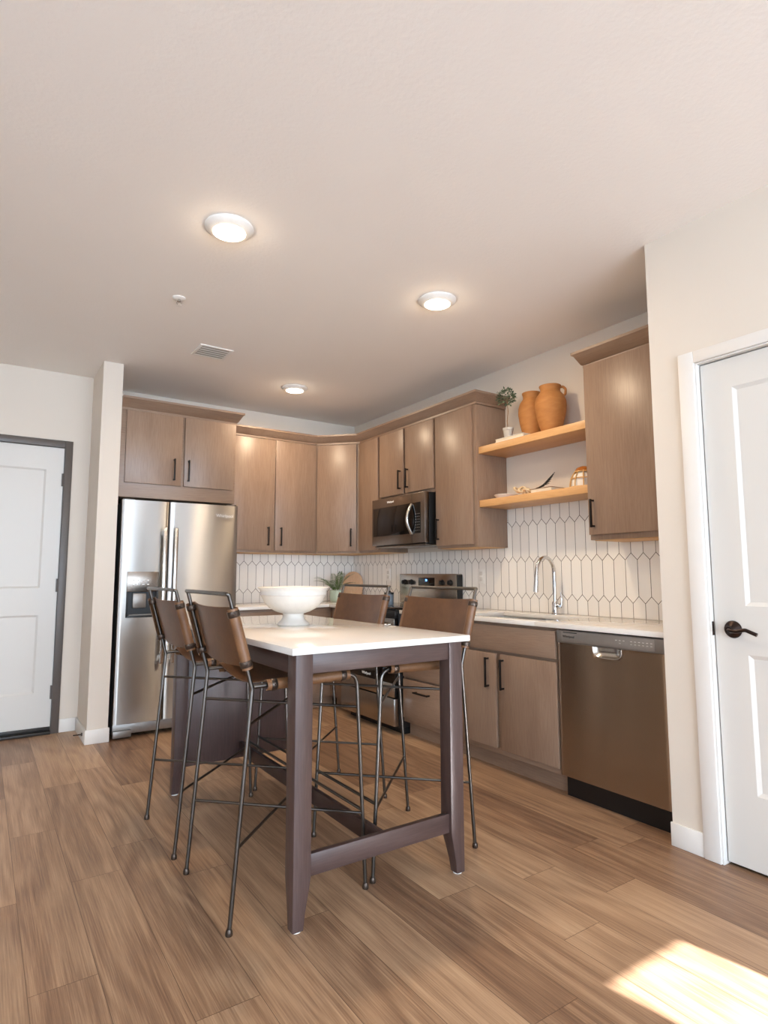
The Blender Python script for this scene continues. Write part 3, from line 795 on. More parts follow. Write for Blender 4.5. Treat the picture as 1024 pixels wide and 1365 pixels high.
# small canister standing on the cooktop
t = thing('canister', 'small steel-blue canister with a black lid on the range behind the stool', 'canister', (-.43, -1.28, .9193))
part('body', lathe([(0, .0003), (.036, .0003), (.038, .004), (.038, .085), (.036, .088), (0, .088)], 28, (-.43, -1.28, .9193)), plain('blue_grey_enamel', '66717C', .3), t)
part('lid', lathe([(0, .0885), (.039, .0885), (.039, .104), (.02, .108), (.012, .118), (0, .12)], 28, (-.43, -1.28, .9193)), M['plastic_black'], t)

# ------------------------------------------------------------------ microwave
MY0, MY1, MX, MZ0, MZ1 = -.974, -1.736, -.40, 1.412, 1.826
t = thing('microwave', 'stainless over-the-range microwave with a curved handle', 'microwave', (-.2, -1.355, MZ0))
part('body', box(MX + .045, -.012, MY1 + .002, MY0 - .002, MZ0 + .004, MZ1, bev=.003), M['plastic_black'], t)
fr_ = part('door', box(MX, MX + .044, MY1, MY0, MZ0 + .01, MZ1, bev=.004), M['steel_dark'], t, 'bronzed steel microwave front')
part('door_glass', box(MX - .0035, MX - .0003, MY1 + .055, MY0 - .022, MZ0 + .088, MZ1 - .078, bev=.0012), M['glass_black'], fr_, 'black glass window')
part('door_seam', box(MX - .0008, MX + .002, -1.565, -1.563, MZ0 + .012, MZ1 - .002), M['plastic_black'], fr_)
hy = -1.575
b = tube([(MX - .004, hy, 1.50), *[(MX - .012 - .045 * math.sin(PI * k / 14), hy, 1.50 + .232 * k / 14) for k in range(0, 15)], (MX - .004, hy, 1.732)], .0125, 14)
part('handle', b, M['nickel'], fr_, 'curved polished handle')
for i in range(3):
    for j in range(7): part('keypad_mark', box(MX - .0042, MX - .0036, -1.672 + i * .022, -1.662 + i * .022, 1.52 + j * .022, 1.525 + j * .022), M['grey_panel'], fr_)
part('logo_lettering', text_bm('Whirlpool', .024, (MX - .0008, -1.26, MZ1 - .038), (0, -1, 0), (0, 0, 1)), M['letter_white'], fr_)
part('vent_grille', box(MX + .02, -.03, MY1 + .02, MY0 - .02, MZ0 - .008, MZ0 + .0035, bev=.002), M['steel_dark'], t)

# ------------------------------------------------------------------ dishwasher
WY0, WY1, WXF = -3.203, -3.828, -.637
t = thing('dishwasher', 'stainless dishwasher with a pocket handle at the end of the worktop', 'dishwasher', (-.33, -3.515, 0))
part('tub', box(WXF + .034, -.03, WY1 + .004, WY0 - .004, .10, .872), M['plastic_black'], t)
part('toe_kick', box(WXF + .045, WXF + .06, WY1 + .004, WY0 - .004, 0, .112), M['plastic_black'], t, 'black toe kick')
PY0, PY1, PZ0, PZ1 = -3.432, -3.598, .752, .803
def dw_door():
    """bowed steel door with a rounded pocket pressed into its top"""
    bm = bmesh.new(); n = 60; mz = 40; z0, z1 = .113, .806
    g = {}
    ys = [WY0 + (WY1 - WY0) * i / n for i in range(n + 1)]; zs = [z0 + (z1 - z0) * (j / mz) ** .6 for j in range(mz + 1)]
    yc, hw = (PY0 + PY1) / 2, abs(PY1 - PY0) / 2
    for i, y in enumerate(ys):
        for j, z in enumerate(zs):
            e = min(y - WY1, WY0 - y); x = WXF + .006 * (1 - math.sqrt(max(0, 1 - (1 - min(1, e / .012)) ** 2)))
            q = (abs(y - yc) / hw) ** 4 + (max(0, (PZ1 - z)) / (PZ1 - PZ0)) ** 4
            if q < 1: x += .026 * min(1, (1 - q) * 2.2)
            g[i, j] = bm.verts.new((x, y, z))
    for i in range(n):
        for j in range(mz): bm.faces.new((g[i, j], g[i + 1, j], g[i + 1, j + 1], g[i, j + 1]))
    loop = [g[i, 0] for i in range(n + 1)] + [g[n, j] for j in range(1, mz + 1)] + [g[i, mz] for i in range(n - 1, -1, -1)] + [g[0, j] for j in range(mz - 1, 0, -1)]
    bk = [bm.verts.new((WXF + .033, v.co.y, v.co.z)) for v in loop]
    for i in range(len(loop)):
        j = (i + 1) % len(loop); bm.faces.new((loop[i], loop[j], bk[j], bk[i]))
    bm.faces.new(bk); bmesh.ops.recalc_face_normals(bm, faces=bm.faces); return bm
dd = part('door', dw_door(), M['steel_dw'], t, ang=50)
part('pocket_rim', tube([(WXF - .0005, PY0, PZ1), *[(WXF - .0005, (PY0 + PY1) / 2 + abs(PY1 - PY0) / 2 * math.copysign(abs(math.cos(a)) ** .5, math.cos(a)), PZ1 - (PZ1 - PZ0) * math.sin(a) ** .5)
     for a in [PI * k / 24 for k in range(1, 24)]], (WXF - .0005, PY1, PZ1)], .0022, 8), M['chrome'], dd)
pk = bmesh.new(); PN = 24; pg = {}
yc, hw = (PY0 + PY1) / 2, abs(PY1 - PY0) / 2 - .002
for i in range(PN + 1):
    for j in range(PN // 2 + 1):
        a, rr = PI * i / PN, j / (PN // 2)
        y = yc + hw * rr * math.copysign(abs(math.cos(a)) ** .5, math.cos(a)); z = PZ1 - .0005 - (PZ1 - PZ0 - .002) * rr * math.sin(a) ** .5
        pg[i, j] = pk.verts.new((WXF - .0008 + .020 * (1 - rr ** 4), y, z))
for i in range(PN):
    for j in range(PN // 2):
        pk.faces.new((pg[i, j], pg[i + 1, j], pg[i + 1, j + 1], pg[i, j + 1]))
bmesh.ops.remove_doubles(pk, verts=pk.verts, dist=1e-6); bmesh.ops.recalc_face_normals(pk, faces=pk.faces)
part('handle_pocket', pk, M['nickel'], dd, 'bright handle pocket', ang=60)
cp = part('control_panel', box(WXF - .004, WXF + .033, WY1, WY0, .8065, .874, bev=.004), M['grey_panel'], t, 'grey control strip')
part('control_inlay', box(WXF - .0055, WXF - .0042, WY1 + .05, WY0 - .035, .814, .868, bev=.001), plain('control_inlay_grey', '9A938C', .3, .5), cp)
part('vent_slot', box(WXF - .0062, WXF - .0054, -3.34, -3.25, .861, .865), M['plastic_black'], cp)
part('logo_lettering', text_bm('Whirlpool', .018, (WXF - .0062, -3.285, .842), (0, -1, 0), (0, 0, 1), .0005), M['letter_dark'], cp)
for i in range(9):
    y = -3.575 - i * .021 - (.02 if i > 2 else 0)
    part('control_mark', box(WXF - .0062, WXF - .0055, y - .005, y + .005, .848, .8505), M['book_white'], cp)
    if i not in (0, 2): part('control_button', box(WXF - .0075, WXF - .0055, y - .005, y + .005, .833, .838, bev=.001), M['pot_grey'], cp)

# ------------------------------------------------------------------ the table
TX0, TX1, TY0, TY1, TZ = -2.382, -1.585, -3.555, -1.97, .927
t = thing('dining_table', 'counter-height dark wood table with a white quartz top', 'table', ((TX0 + TX1) / 2, (TY0 + TY1) / 2, 0))
part('tabletop', box(TX0, TX1, TY0, TY1, TZ - .024, TZ, bev=.0025), M['quartz'], t, 'white quartz tabletop')
IN, LG = .025, .066
LT = TZ - .0245
def leg_bm(cx, cy, sx, sy):
    """square post, its two inner faces curving in below the stretcher"""
    bm = bmesh.new(); rings = []
    x0, y0 = cx, cy      # outer corner; sx, sy point inwards
    for z, w in ((.006, .040), (.05, .045), (.10, .054), (.14, .062), (.165, .066), (LT, .066)):
        rings.append([bm.verts.new((x0 + sx * a, y0 + sy * c, z)) for a, c in ((0, 0), (w, 0), (w, w), (0, w))])
    for a, c in zip(rings[:-1], rings[1:]):
        for k in range(4): bm.faces.new((a[k], a[(k + 1) % 4], c[(k + 1) % 4], c[k]))
    bm.faces.new(rings[0]); bm.faces.new(rings[-1])
    bmesh.ops.recalc_face_normals(bm, faces=bm.faces)
    ed = [e for e in bm.edges if abs(e.verts[0].co.z - e.verts[1].co.z) > .01]
    bmesh.ops.bevel(bm, geom=ed, offset=.003, segments=2, affect='EDGES', profile=.5)
    return bm
LX0, LX1, LY0, LY1 = TX0 + IN, TX1 - IN, TY0 + IN, TY1 - IN
for cx, cy, sx, sy in ((LX0, LY0, 1, 1), (LX1, LY0, -1, 1), (LX0, LY1, 1, -1), (LX1, LY1, -1, -1)):
    lg = part('leg', leg_bm(cx, cy, sx, sy), M['table_wood'], t)
    part('glide', lathe([(0, 0), (.017, 0), (.018, .003), (.017, .0055), (0, .0058)], 20, (cx + sx * .021, cy + sy * .021, 0)), M['plate_white'], lg)
AZ = .832
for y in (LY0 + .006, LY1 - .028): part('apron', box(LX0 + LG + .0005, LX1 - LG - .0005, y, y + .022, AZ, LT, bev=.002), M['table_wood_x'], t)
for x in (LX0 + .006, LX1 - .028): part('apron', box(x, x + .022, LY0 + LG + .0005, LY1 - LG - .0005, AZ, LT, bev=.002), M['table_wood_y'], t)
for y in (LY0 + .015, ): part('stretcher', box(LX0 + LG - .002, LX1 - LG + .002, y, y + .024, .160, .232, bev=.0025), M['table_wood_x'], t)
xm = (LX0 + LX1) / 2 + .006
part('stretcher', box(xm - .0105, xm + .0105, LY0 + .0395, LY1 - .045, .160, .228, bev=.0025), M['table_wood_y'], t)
part('end_panel', box(LX0 + LG + .0005, LX1 - LG - .0005, LY1 - .044, LY1 - .03, .14, AZ - .001, bev=.0015), M['table_wood'], t, 'solid dark panel closing the far end')

# ------------------------------------------------------------------ stools
HW = .2455
def stool():
    s = thing('bar_stool', 'STOOL', 'bar stool', (0, 0, 0), 'leather sling bar stools')
    R = .0076
    xr0, xr1, zb_, xt, ztp = -.264, -.201, .783, -.292, 1.105
    xf0, xf1 = .264, .222
    def lp(nm, bm, mt, par, lab=None): return part(nm, bm, mt, par, lab, True)
    def rear(z): return xr0 + (xr1 - xr0) * z / zb_
    def front(z): return xf0 + (xf1 - xf0) * z / .80
    def upr(z): return xr1 + (xt - xr1) * (z - zb_) / (ztp - zb_)
    for q in (-1, 1):
        y = q * HW
        lg = lp('leg', tube([(xr0, y, .004), (xr1, y, zb_)], R, 12), M['gun'], s)
        lp('foot', lathe([(0, 0), (.0115, 0), (.0125, .003), (.0115, .014), (.009, .02), (0, .02)], 16, (xr0, y, 0)), M['band'], lg)
        lg = lp('leg', tube(fillet([(xf0, y, .004), (xf1, y, .797), (xr1 + .004, y, .788)], .05, 8), R, 12), M['gun'], s)
        lp('foot', lathe([(0, 0), (.0115, 0), (.0125, .003), (.0115, .014), (.009, .02), (0, .02)], 16, (xf0, y, 0)), M['band'], lg)
    lp('back_frame', tube(fillet([(xr1, -HW, zb_ - .006), (xt, -HW, ztp), (xt - .006, -HW + .0, ztp + .004), (xt - .006, HW, ztp + .004), (xt, HW, ztp), (xr1, HW, zb_ - .006)], [.0, .034, .034, .0], 7), R, 12), M['gun'], s)
    for z in (.27, .665):
        for q in (-1, 1):
            lp('brace', tube([(rear(z), q * HW, z + q * .0045), (front(z), -q * HW, z + q * .0045)], .0056, 10), M['gun'], s)
    lp('footrest', tube([(front(.285), -HW, .285), (front(.285), HW, .285)], .0062, 10), M['gun'], s)
    # leather back: bowed panel between the uprights, rolled round them
    za, zc = .850, 1.060
    def sleeve(pf, dirv, rad, mid, width):
        """C-shaped roll of leather round a rod; pf(t) the rod, mid the angle facing away from the slot"""
        bm = bmesh.new(); n, k = 18, 8; th = .0028; rings = []
        D = Vector(dirv).normalized()
        for i in range(k + 1):
            c = Vector(pf(i / k)); rr = []
            for lay in (rad, rad - th):
                seq = range(n + 1) if lay == rad else range(n, -1, -1)
                for j in seq:
                    a = mid + width * (j / n - .5)
                    A = Vector((1, 0, 0)) if abs(D.x) < .7 else Vector((0, 0, 1))
                    A = (A - D * A.dot(D)).normalized(); B = Vector((0, 1, 0))
                    rr.append(bm.verts.new(c + (A * math.cos(a) + B * math.sin(a)) * lay))
            rings.append(rr)
        L_ = len(rings[0])
        for a, b_ in zip(rings[:-1], rings[1:]):
            for j in range(L_): bm.faces.new((a[j], a[(j + 1) % L_], b_[(j + 1) % L_], b_[j]))
        bm.faces.new(rings[0]); bm.faces.new(rings[-1][::-1])
        bmesh.ops.recalc_face_normals(bm, faces=bm.faces); return bm
    bp_ = bmesh.new(); ny, nz, th = 20, 8, .0042; G = {}
    up_d = Vector((xt - xr1, 0, ztp - zb_)).normalized(); nrm = Vector((up_d.z, 0, -up_d.x))
    for lay in (0, 1):
        for i in range(ny + 1):
            for j in range(nz + 1):
                v = -1 + 2 * i / ny; z = za + (zc - za) * j / nz
                bow = .019 - .026 * (1 - v * v)
                G[lay, i, j] = bp_.verts.new(Vector((upr(z), v * HW, z)) + nrm * (bow - lay * th))
    for i in range(ny):
        for j in range(nz):
            bp_.faces.new((G[0, i, j], G[0, i + 1, j], G[0, i + 1, j + 1], G[0, i, j + 1])); bp_.faces.new((G[1, i, j], G[1, i, j + 1], G[1, i + 1, j + 1], G[1, i + 1, j]))
    for i in range(ny):
        for j in (0, nz): bp_.faces.new((G[0, i, j], G[0, i + 1, j], G[1, i + 1, j], G[1, i, j]))
    for j in range(nz):
        for i in (0, ny): bp_.faces.new((G[0, i, j], G[0, i, j + 1], G[1, i, j + 1], G[1, i, j]))
    bmesh.ops.recalc_face_normals(bp_, faces=bp_.faces)
    br = lp('backrest', bp_, M['leather'], s, 'brown leather back sling')
    for q in (-1, 1):
        pf = lambda u, q=q: (upr(za + (zc - za) * u), q * HW, za + (zc - za) * u)
        # open slot faces the inside rear
        lp('sleeve', sleeve(pf, up_d, .0195, q * math.radians(62), math.radians(232)), M['leather_light'], br, 'rolled leather sleeve')
        for u in (.09, .91):
            st = lathe([(.0202, -.011), (.0216, -.009), (.0216, .009), (.0202, .011)], 24)
            bmesh.ops.transform(st, matrix=Matrix.Translation(pf(u)) @ up_d.to_track_quat('Z', 'Y').to_matrix().to_4x4(), verts=st.verts)
            add_lathe(st, [(0, .004), (.003, .0035), (.0055, .001), (.0055, 0)], 14, Vector(pf(u)) + Vector((-.006, q * .0206, 0)), Matrix.Rotation(-q * PI / 2, 4, 'X'))
            lp('strap', st, M['band'], br, 'dark riveted strap')
    # leather seat
    sp = bmesh.new(); nx, ny = 8, 20; G = {}; xa, xb = -.150, .185
    def rail(x): return .788 + (.797 - .788) * (x - xr1) / (xf1 - xr1)
    for lay in (0, 1):
        for i in range(nx + 1):
            for j in range(ny + 1):
                x = xa + (xb - xa) * i / nx; v = -1 + 2 * j / ny
                G[lay, i, j] = sp.verts.new((x, v * HW, rail(x) + .019 - .034 * (1 - v * v) - lay * .0045))
    for i in range(nx):
        for j in range(ny):
            sp.faces.new((G[0, i, j], G[0, i + 1, j], G[0, i + 1, j + 1], G[0, i, j + 1])); sp.faces.new((G[1, i, j], G[1, i, j + 1], G[1, i + 1, j + 1], G[1, i + 1, j]))
    for i in range(nx):
        for j in (0, ny): sp.faces.new((G[0, i, j], G[0, i + 1, j], G[1, i + 1, j], G[1, i, j]))
    for j in range(ny):
        for i in (0, nx): sp.faces.new((G[0, i, j], G[0, i, j + 1], G[1, i, j + 1], G[1, i, j]))
    bmesh.ops.recalc_face_normals(sp, faces=sp.faces)
    se = lp('seat', sp, M['leather'], s, 'brown leather seat sling')
    dx = Vector((xf1 - xr1, 0, .009)).normalized()
    for q in (-1, 1):
        pf = lambda u, q=q: (xa + (xb - xa) * u, q * HW, rail(xa + (xb - xa) * u))
        lp('sleeve', sleeve(pf, dx, .0195, q * math.radians(72), math.radians(250)), M['leather_light'], se, 'rolled leather sleeve')
        for u in (.08, .92):
            st = lathe([(.0202, -.011), (.0216, -.009), (.0216, .009), (.0202, .011)], 24)
            bmesh.ops.transform(st, matrix=Matrix.Translation(pf(u)) @ dx.to_track_quat('Z', 'Y').to_matrix().to_4x4(), verts=st.verts)
            add_lathe(st, [(0, .004), (.003, .0035), (.0055, .001), (.0055, 0)], 14, Vector(pf(u)) + Vector((0, q * .0206, .006)), Matrix.Rotation(-q * PI / 2, 4, 'X'))
            lp('strap', st, M['band'], se, 'dark riveted strap')
    return s
SL = [(-2.263, -3.163, 0, 'brown leather bar stool on the left side, nearest the camera'),
      (-2.270, -2.518, 0, 'brown leather bar stool on the left side, next to the fridge end of the table'),
      (-1.690, -3.143, PI, 'brown leather bar stool on the range side, at the table corner toward the dishwasher'),
      (-1.690, -2.445, PI, 'brown leather bar stool on the range side, in front of the fern')]
s0 = stool(); s0.location = SL[0][:2] + (0,); s0['label'] = SL[0][3]
for x, y, rz, lab in SL[1:]: dup(s0, (x, y, 0), lab, rz)

# ------------------------------------------------------------------ things on the table and worktop
bx, by = -1.965, -2.678
prof = [(0, .0), (.078, .0), (.080, .004), (.076, .010), (.058, .026), (.050, .045), (.052, .056), (.085, .066), (.120, .086), (.145, .115), (.158, .142), (.160, .146), (.163, .147),
        (.164, .151), (.162, .154), (.165, .172), (.174, .180), (.177, .184), (.174, .187), (.166, .186), (.158, .174), (.150, .140), (.130, .105), (.095, .080), (.05, .070), (0, .068)]
solo('pedestal_bowl', lathe(prof, 64, (bx, by, TZ + .0003)), M['ceramic'], 'large white ceramic pedestal bowl on the table', 'bowl', (bx, by, TZ + .0003), ang=60)
# fern in a pale green pot
px_, py_ = -.36, -.26
t = thing('potted_fern', 'small green fern in a pale green pot in the kitchen corner', 'plant', (px_, py_, ZC1))
pt = part('pot', lathe([(0, .0005), (.05, .0005), (.058, .01), (.064, .05), (.062, .10), (.064, .112), (.058, .112), (.055, .095), (0, .093)], 32, (px_, py_, ZC1)), M['pot_green'], t)
part('soil', lathe([(0, .096), (.054, .0955), (.054, .0935), (0, .0935)], 24, (px_, py_, ZC1)), M['soil'], pt)
fr_b = bmesh.new(); rnd = random.Random(3)
for k in range(14):
    a = 2 * PI * k / 14 + rnd.uniform(-.2, .2); ln = rnd.uniform(.17, .27); lean = rnd.uniform(.3, 1.45)
    prev = None
    pts = []
    for i in range(9):
        u = i / 8; rr = ln * lean * (u ** 1.2) * .75; z = ln * (u - .42 * lean * u * u)
        pts.append(Vector((px_ + .012 * math.cos(a) + rr * math.cos(a), py_ + .012 * math.sin(a) + rr * math.sin(a), ZC1 + .096 + z)))
    add_tube(fr_b, pts, [.0017 * (1 - .7 * i / 8) for i in range(9)], 5)
    sd = Vector((-math.sin(a), math.cos(a), 0))
    for i in range(1, 9):
        for h in (0, .5):
            if i == 8 and h: continue
            p = pts[i].lerp(pts[min(8, i + 1)], h); f = (pts[i] - pts[i - 1]).normalized()
            w = .038 * math.sin(PI * (.12 + .80 * (i + h) / 8.6)) + .004
            for q in (-1, 1):
                tip = p + sd * q * w + f * .010 - Vector((0, 0, .004)); n_ = f.cross(sd) * .0012
                v = [fr_b.verts.new(x) for x in (p - f * .005, p + (tip - p) * .5 - f * .0045 + n_, tip, p + (tip - p) * .5 + f * .0035 + n_)]
                fr_b.faces.new(v)
part('fronds', fr_b, M['fern'], t)
# arched wooden board leaning in the corner
out = [(-.105, 0), (.105, 0)]
for k in range(0, 25):
    a = PI * k / 24; out.append((.105 * math.cos(a) * (1 if abs(math.cos(a)) > 0 else 1), .17 + .125 * math.sin(a)))
bb = prism(out, 'y', -.009, .009)
bmesh.ops.bevel(bb, geom=[e for e in bb.edges if abs(e.verts[0].co.y - e.verts[1].co.y) < 1e-5], offset=.003, segments=2, affect='EDGES')
mt = Matrix.Translation((-.125, -.17, ZC1 + .0035)) @ Matrix.Rotation(-PI / 4, 4, 'Z') @ Matrix.Rotation(-.20, 4, 'X')
bmesh.ops.transform(bb, matrix=mt, verts=bb.verts)
solo('cutting_board', bb, M['board'], 'round-topped pale wooden board leaning in the tiled corner', 'cutting board', (-.125, -.17, ZC1))

# ------------------------------------------------------------------ things on the shelves
Z1, Z2 = 2.1013, 1.7073
t = thing('book', 'pale book lying flat on the upper shelf under the little tree', 'book', (-.24, -2.54, Z1))
part('cover', add_box(box(-.285, -.196, -2.672, -2.408, Z1, Z1 + .003, bev=.001), -.285, -.196, -2.672, -2.408, Z1 + .021, Z1 + .024, bev=.001), M['book_white'], t)
part('pages', box(-.281, -.2, -2.668, -2.410, Z1 + .0032, Z1 + .0208), M['paper'], t)
tx, ty, tz = -.24, -2.493, Z1 + .0243
t = thing('potted_tree', 'miniature topiary tree in a grey pot on the upper shelf', 'plant', (tx, ty, tz))
pt = part('pot', lathe([(0, 0), (.026, 0), (.028, .004), (.035, .055), (.038, .056), (.038, .070), (.033, .070), (.031, .058), (0, .056)], 28, (tx, ty, tz)), M['pot_grey'], t)
part('soil', lathe([(0, .0585), (.0305, .058), (.0305, .0565), (0, .0565)], 20, (tx, ty, tz)), M['soil'], pt)
part('trunk', tube([(tx, ty, tz + .05), (tx - .004, ty + .003, tz + .12), (tx + .003, ty - .001, tz + .19), (tx, ty + .006, tz + .29)], [.0035, .003, .0028, .002], 8), M['bark'], t)
lb = bmesh.new(); rnd = random.Random(5)
for k in range(230):
    th_, ph = rnd.uniform(0, 2 * PI), math.acos(rnd.uniform(-1, 1)); rr = .064 * rnd.uniform(.35, 1) ** .5
    dv = Vector((math.sin(ph) * math.cos(th_), math.sin(ph) * math.sin(th_), math.cos(ph) * .85))
    c = Vector((tx, ty + .012, tz + .305)) + dv * rr + Vector((0, 0, rnd.uniform(-.012, .006)))
    d = (dv + Vector((rnd.uniform(-.7, .7), rnd.uniform(-.7, .7), rnd.uniform(-.3, .7)))).normalized(); sd = d.orthogonal().normalized()
    sd.rotate(Matrix.Rotation(rnd.uniform(0, 6.28), 3, d)); n_ = d.cross(sd)
    l = rnd.uniform(.016, .026); w = l * .26
    v = [lb.verts.new(x) for x in (c, c + d * l * .5 + sd * w + n_ * .002, c + d * l, c + d * l * .5 - sd * w + n_ * .002)]
    lb.faces.new((v[0], v[1], v[2])); lb.faces.new((v[0], v[2], v[3]))
for k in range(9):
    a = 2 * PI * k / 9; add_tube(lb, [(tx, ty + .006, tz + .262 + .004 * k), (tx + .03 * math.cos(a), ty + .01 + .03 * math.sin(a), tz + .30 + .004 * (k % 4))], .0012, 5)
part('foliage', lb, M['leaf'], t)
def jar(label, x, y, h, r, handle_dirs):
    t = thing('terracotta_jar', label, 'jar', (x, y, Z1), 'terracotta jars')
    P_ = [(0, 0), (.56, 0), (.58, .01), (.72, .14), (.90, .36), (1.0, .56), (.98, .67), (.86, .78), (.71, .84), (.635, .87), (.625, .91), (.645, .95), (.69, .975), (.69, .995), (.64, 1.0), (.57, .99), (.55, .9), (.6, .8), (0, .70)]
    part('body', lathe([(a * r, b_ * h + .0003) for a, b_ in P_], 44, (x, y, Z1)), M['terra'], t, ang=60)
    for an in handle_dirs:
        ca, sa = math.cos(an), math.sin(an)
        pp = [(.60, .955), (.80, .965), (.97, .90), (.93, .80), (.80, .775)]
        part('handle', tube(fillet([(x + ca * a * r, y + sa * a * r, Z1 + b_ * h) for a, b_ in pp], .02, 4), .0085, 10), M['terra'], t)
jar('terracotta jar without a handle, left and behind on the upper shelf', -.112, -2.602, .342, .096, [])
jar('rounder terracotta jar with a loop handle, right on the upper shelf', -.165, -2.812, .328, .104, [-.95])
# lower shelf
t = thing('dish', 'shallow white dish at the left end of the lower shelf', 'dish', (-.19, -2.41, Z2))
dishb = lathe([(0, 0), (.07, 0), (.074, .003), (.098, .026), (.104, .031), (.102, .034), (.092, .029), (.068, .009), (0, .008)], 40, (-.19, -2.41, Z2), Matrix.Scale(.82, 4))
part('bowl', dishb, M['ceramic'], t, ang=60)
lk = bmesh.new(); rnd = random.Random(11)
def add_ring(bm, c, R_, r_, rot):
    pts = [Vector((R_ * math.cos(2 * PI * k / 16), .72 * R_ * math.sin(2 * PI * k / 16), 0)) for k in range(17)]
    q = rot.to_matrix()
    add_tube(bm, [Vector(c) + q @ p for p in pts], r_, 8, cap=False)
from mathutils import Euler
for i, (dx, dy, dz, ro) in enumerate([(-.03, -.10, .052, (.9, .2, 0)), (.0, -.125, .036, (1.2, .3, .6)), (-.035, -.15, .05, (.4, -.7, .2)), (-.01, -.175, .034, (1.3, 0, -.5)), (-.04, -.20, .03, (.25, .5, .3))]):
    add_ring(lk, (-.19 + dx, -2.445 + dy, Z2 + dz), .028, .0075, Euler(ro))
lo = min(v.co.z for v in lk.verts); bmesh.ops.translate(lk, verts=lk.verts, vec=(0, 0, Z2 + .0005 - lo))
solo('wooden_chain', lk, M['bead'], 'pale wooden link chain lying between the white dish and the brown book', 'ornament', (-.21, -2.6, Z2))
t = thing('book', 'brown book lying under the dark seed pods on the lower shelf', 'book', (-.2, -2.75, Z2))
part('cover', add_box(box(-.265, -.10, -2.88, -2.70, Z2, Z2 + .003, bev=.001), -.265, -.10, -2.88, -2.70, Z2 + .025, Z2 + .028, bev=.001), M['book_brown'], t)
part('pages', box(-.26, -.105, -2.876, -2.705, Z2 + .0032, Z2 + .0248), M['paper'], t)
sb = bmesh.new(); rnd = random.Random(4)
for k in range(6):
    y0, f_ = -2.685, k - 2.5
    add_tube(sb, [(-.19, y0, Z2 + .036 + .001 * k), (-.19 + f_ * .006, y0 - .055, Z2 + .045 + .002 * k), (-.19 + f_ * .014, y0 - .10 + .004 * k, Z2 + .050 + .009 * k), (-.19 + f_ * .022, y0 - .165 + .009 * k, Z2 + .052 + .018 * k)],
             [.003, .0058, .005, .0015], 8)
solo('seed_pods', sb, M['char'], 'bundle of dark dried seed pods on the brown book', 'ornament', (-.18, -2.74, Z2 + .0285))
t = thing('rattan_lantern', 'small rattan dome with an amber cap at the right end of the lower shelf', 'ornament', (-.17, -3.06, Z2))
rb = bmesh.new()
for k in range(10):
    a = 2 * PI * k / 10
    add_tube(rb, [(-.17 + .088 * math.cos(a) * math.cos(u), -3.06 + .088 * math.sin(a) * math.cos(u), Z2 + .004 + .125 * math.sin(u)) for u in [PI / 2 * j / 8 * .93 for j in range(9)]], .0042, 6)
for u in (0, .45, .9):
    add_tube(rb, [(-.17 + .088 * math.cos(u) * math.cos(2 * PI * k / 28), -3.06 + .088 * math.cos(u) * math.sin(2 * PI * k / 28), Z2 + .0045 + .125 * math.sin(u)) for k in range(29)], .004, 6, cap=False)
part('ribs', rb, M['rattan'], t)
part('cap', lathe([(.05, .105), (.052, .112), (.040, .128), (.018, .137), (0, .138), ], 28, (-.17, -3.06, Z2)), M['amber'], t, 'amber cap')
part('liner', lathe([(.074, .004), (.074, .05), (.06, .085), (.04, .10)], 28, (-.17, -3.06, Z2)), M['book_white'], t)

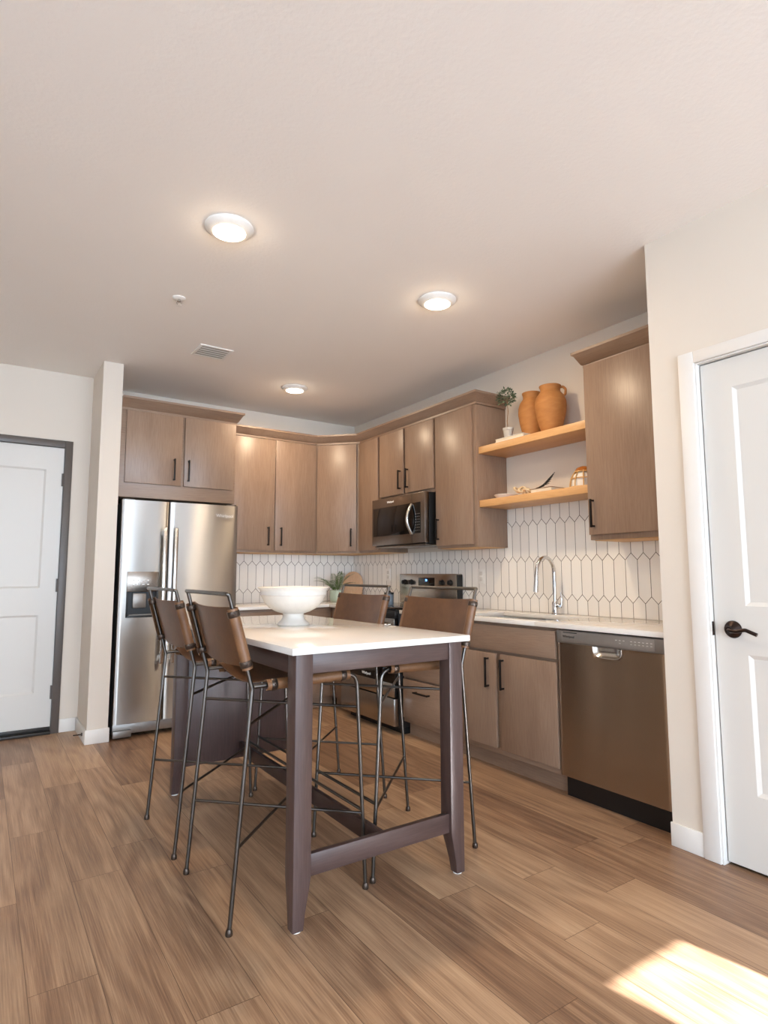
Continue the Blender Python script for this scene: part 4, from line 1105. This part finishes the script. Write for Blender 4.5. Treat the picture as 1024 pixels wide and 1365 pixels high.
# ------------------------------------------------------------------ ceiling things
def downlight():
    s = thing('ceiling_light', 'L', 'ceiling light', (0, 0, H), 'ceiling lights')
    part('trim_ring', lathe([(.086, -.0002), (.108, -.0002), (.110, -.004), (.108, -.010), (.084, -.026), (.074, -.028), (.071, -.022), (.071, -.004), (.086, -.0002)], 48), M['plate_white'], s, 'white trim ring', True, 50)
    part('lens', lathe([(0, -.027), (.04, -.0265), (.0705, -.0235), (.0705, -.020), (0, -.020)], 40), M['lens'], s, 'glowing round lens', True, 60)
    return s
LP = [(-2.412, -2.89, 'round ceiling light nearest the camera, left of the others, glowing'), (-1.16, -2.848, 'round glowing ceiling light in front of the shelf wall, on the right'), (-1.134, -.895, 'farthest round ceiling light, glowing near the corner cabinets')]
def bulb(x, y):
    ld = bpy.data.lights.new('lamp', 'AREA'); ld.shape = 'DISK'; ld.size = .15; ld.energy = LAMP_WATTS; ld.color = (1.0, .77, .52)
    lo = bpy.data.objects.new('lamp', ld); COL.objects.link(lo); lo.location = (x, y, H - .030)
    pd = bpy.data.lights.new('glow', 'POINT'); pd.energy = GLOW_WATTS; pd.shadow_soft_size = .03; pd.color = (1.0, .80, .58)
    po = bpy.data.objects.new('glow', pd); COL.objects.link(po); po.location = (x, y, H - .075)
d0 = downlight()
for i, (x, y, lab) in enumerate(LP):
    o = d0 if i == 0 else dup(d0, (0, 0, H), lab)
    o.location = (x, y, H); o['label'] = lab; bulb(x, y)
sx, sy = -2.41, -2.048
t = thing('sprinkler_head', 'small white fire sprinkler hanging from the ceiling', 'sprinkler', (sx, sy, H))
part('escutcheon', lathe([(0, -.0002), (.036, -.0002), (.037, -.004), (.030, -.010), (.014, -.012), (0, -.012)], 28, (sx, sy, H)), M['plate_white'], t)
b = lathe([(0, -.0121), (.009, -.0121), (.010, -.022), (.006, -.026), (0, -.027)], 16, (sx, sy, H))
for q in (-1, 1): add_tube(b, [(sx + q * .008, sy, H - .022), (sx + q * .013, sy, H - .034), (sx + q * .004, sy, H - .046)], .002, 6)
part('frame', b, M['nickel'], t)
part('deflector', lathe([(0, -.046), (.016, -.047), (.017, -.049), (0, -.0495)], 20, (sx, sy, H)), M['plate_white'], t)
vx0, vx1, vy0, vy1 = -2.08, -1.885, -1.415, -1.225
t = thing('air_vent', 'small white slatted air vent in the ceiling', 'vent', ((vx0 + vx1) / 2, (vy0 + vy1) / 2, H))
b = bmesh.new()
for q in ((vx0 - .02, vx1 + .02, vy0 - .02, vy0), (vx0 - .02, vx1 + .02, vy1, vy1 + .02), (vx0 - .02, vx0, vy0, vy1), (vx1, vx1 + .02, vy0, vy1)):
    add_box(b, q[0], q[1], q[2], q[3], H - .007, H - .0003, bev=.002)
part('frame', b, M['plate_white'], t)
part('backing', box(vx0, vx1, vy0, vy1, H - .003, H - .0004), M['pot_grey'], t)
for k in range(5):
    y = vy0 + .018 + k * .0385
    part('slat', add_box(bmesh.new(), vx0, vx1, -.011, .011, -.001, .001, mat=Matrix.Translation((0, y, H - .010)) @ Matrix.Rotation(math.radians(12), 4, 'X')), M['plate_white'], t)
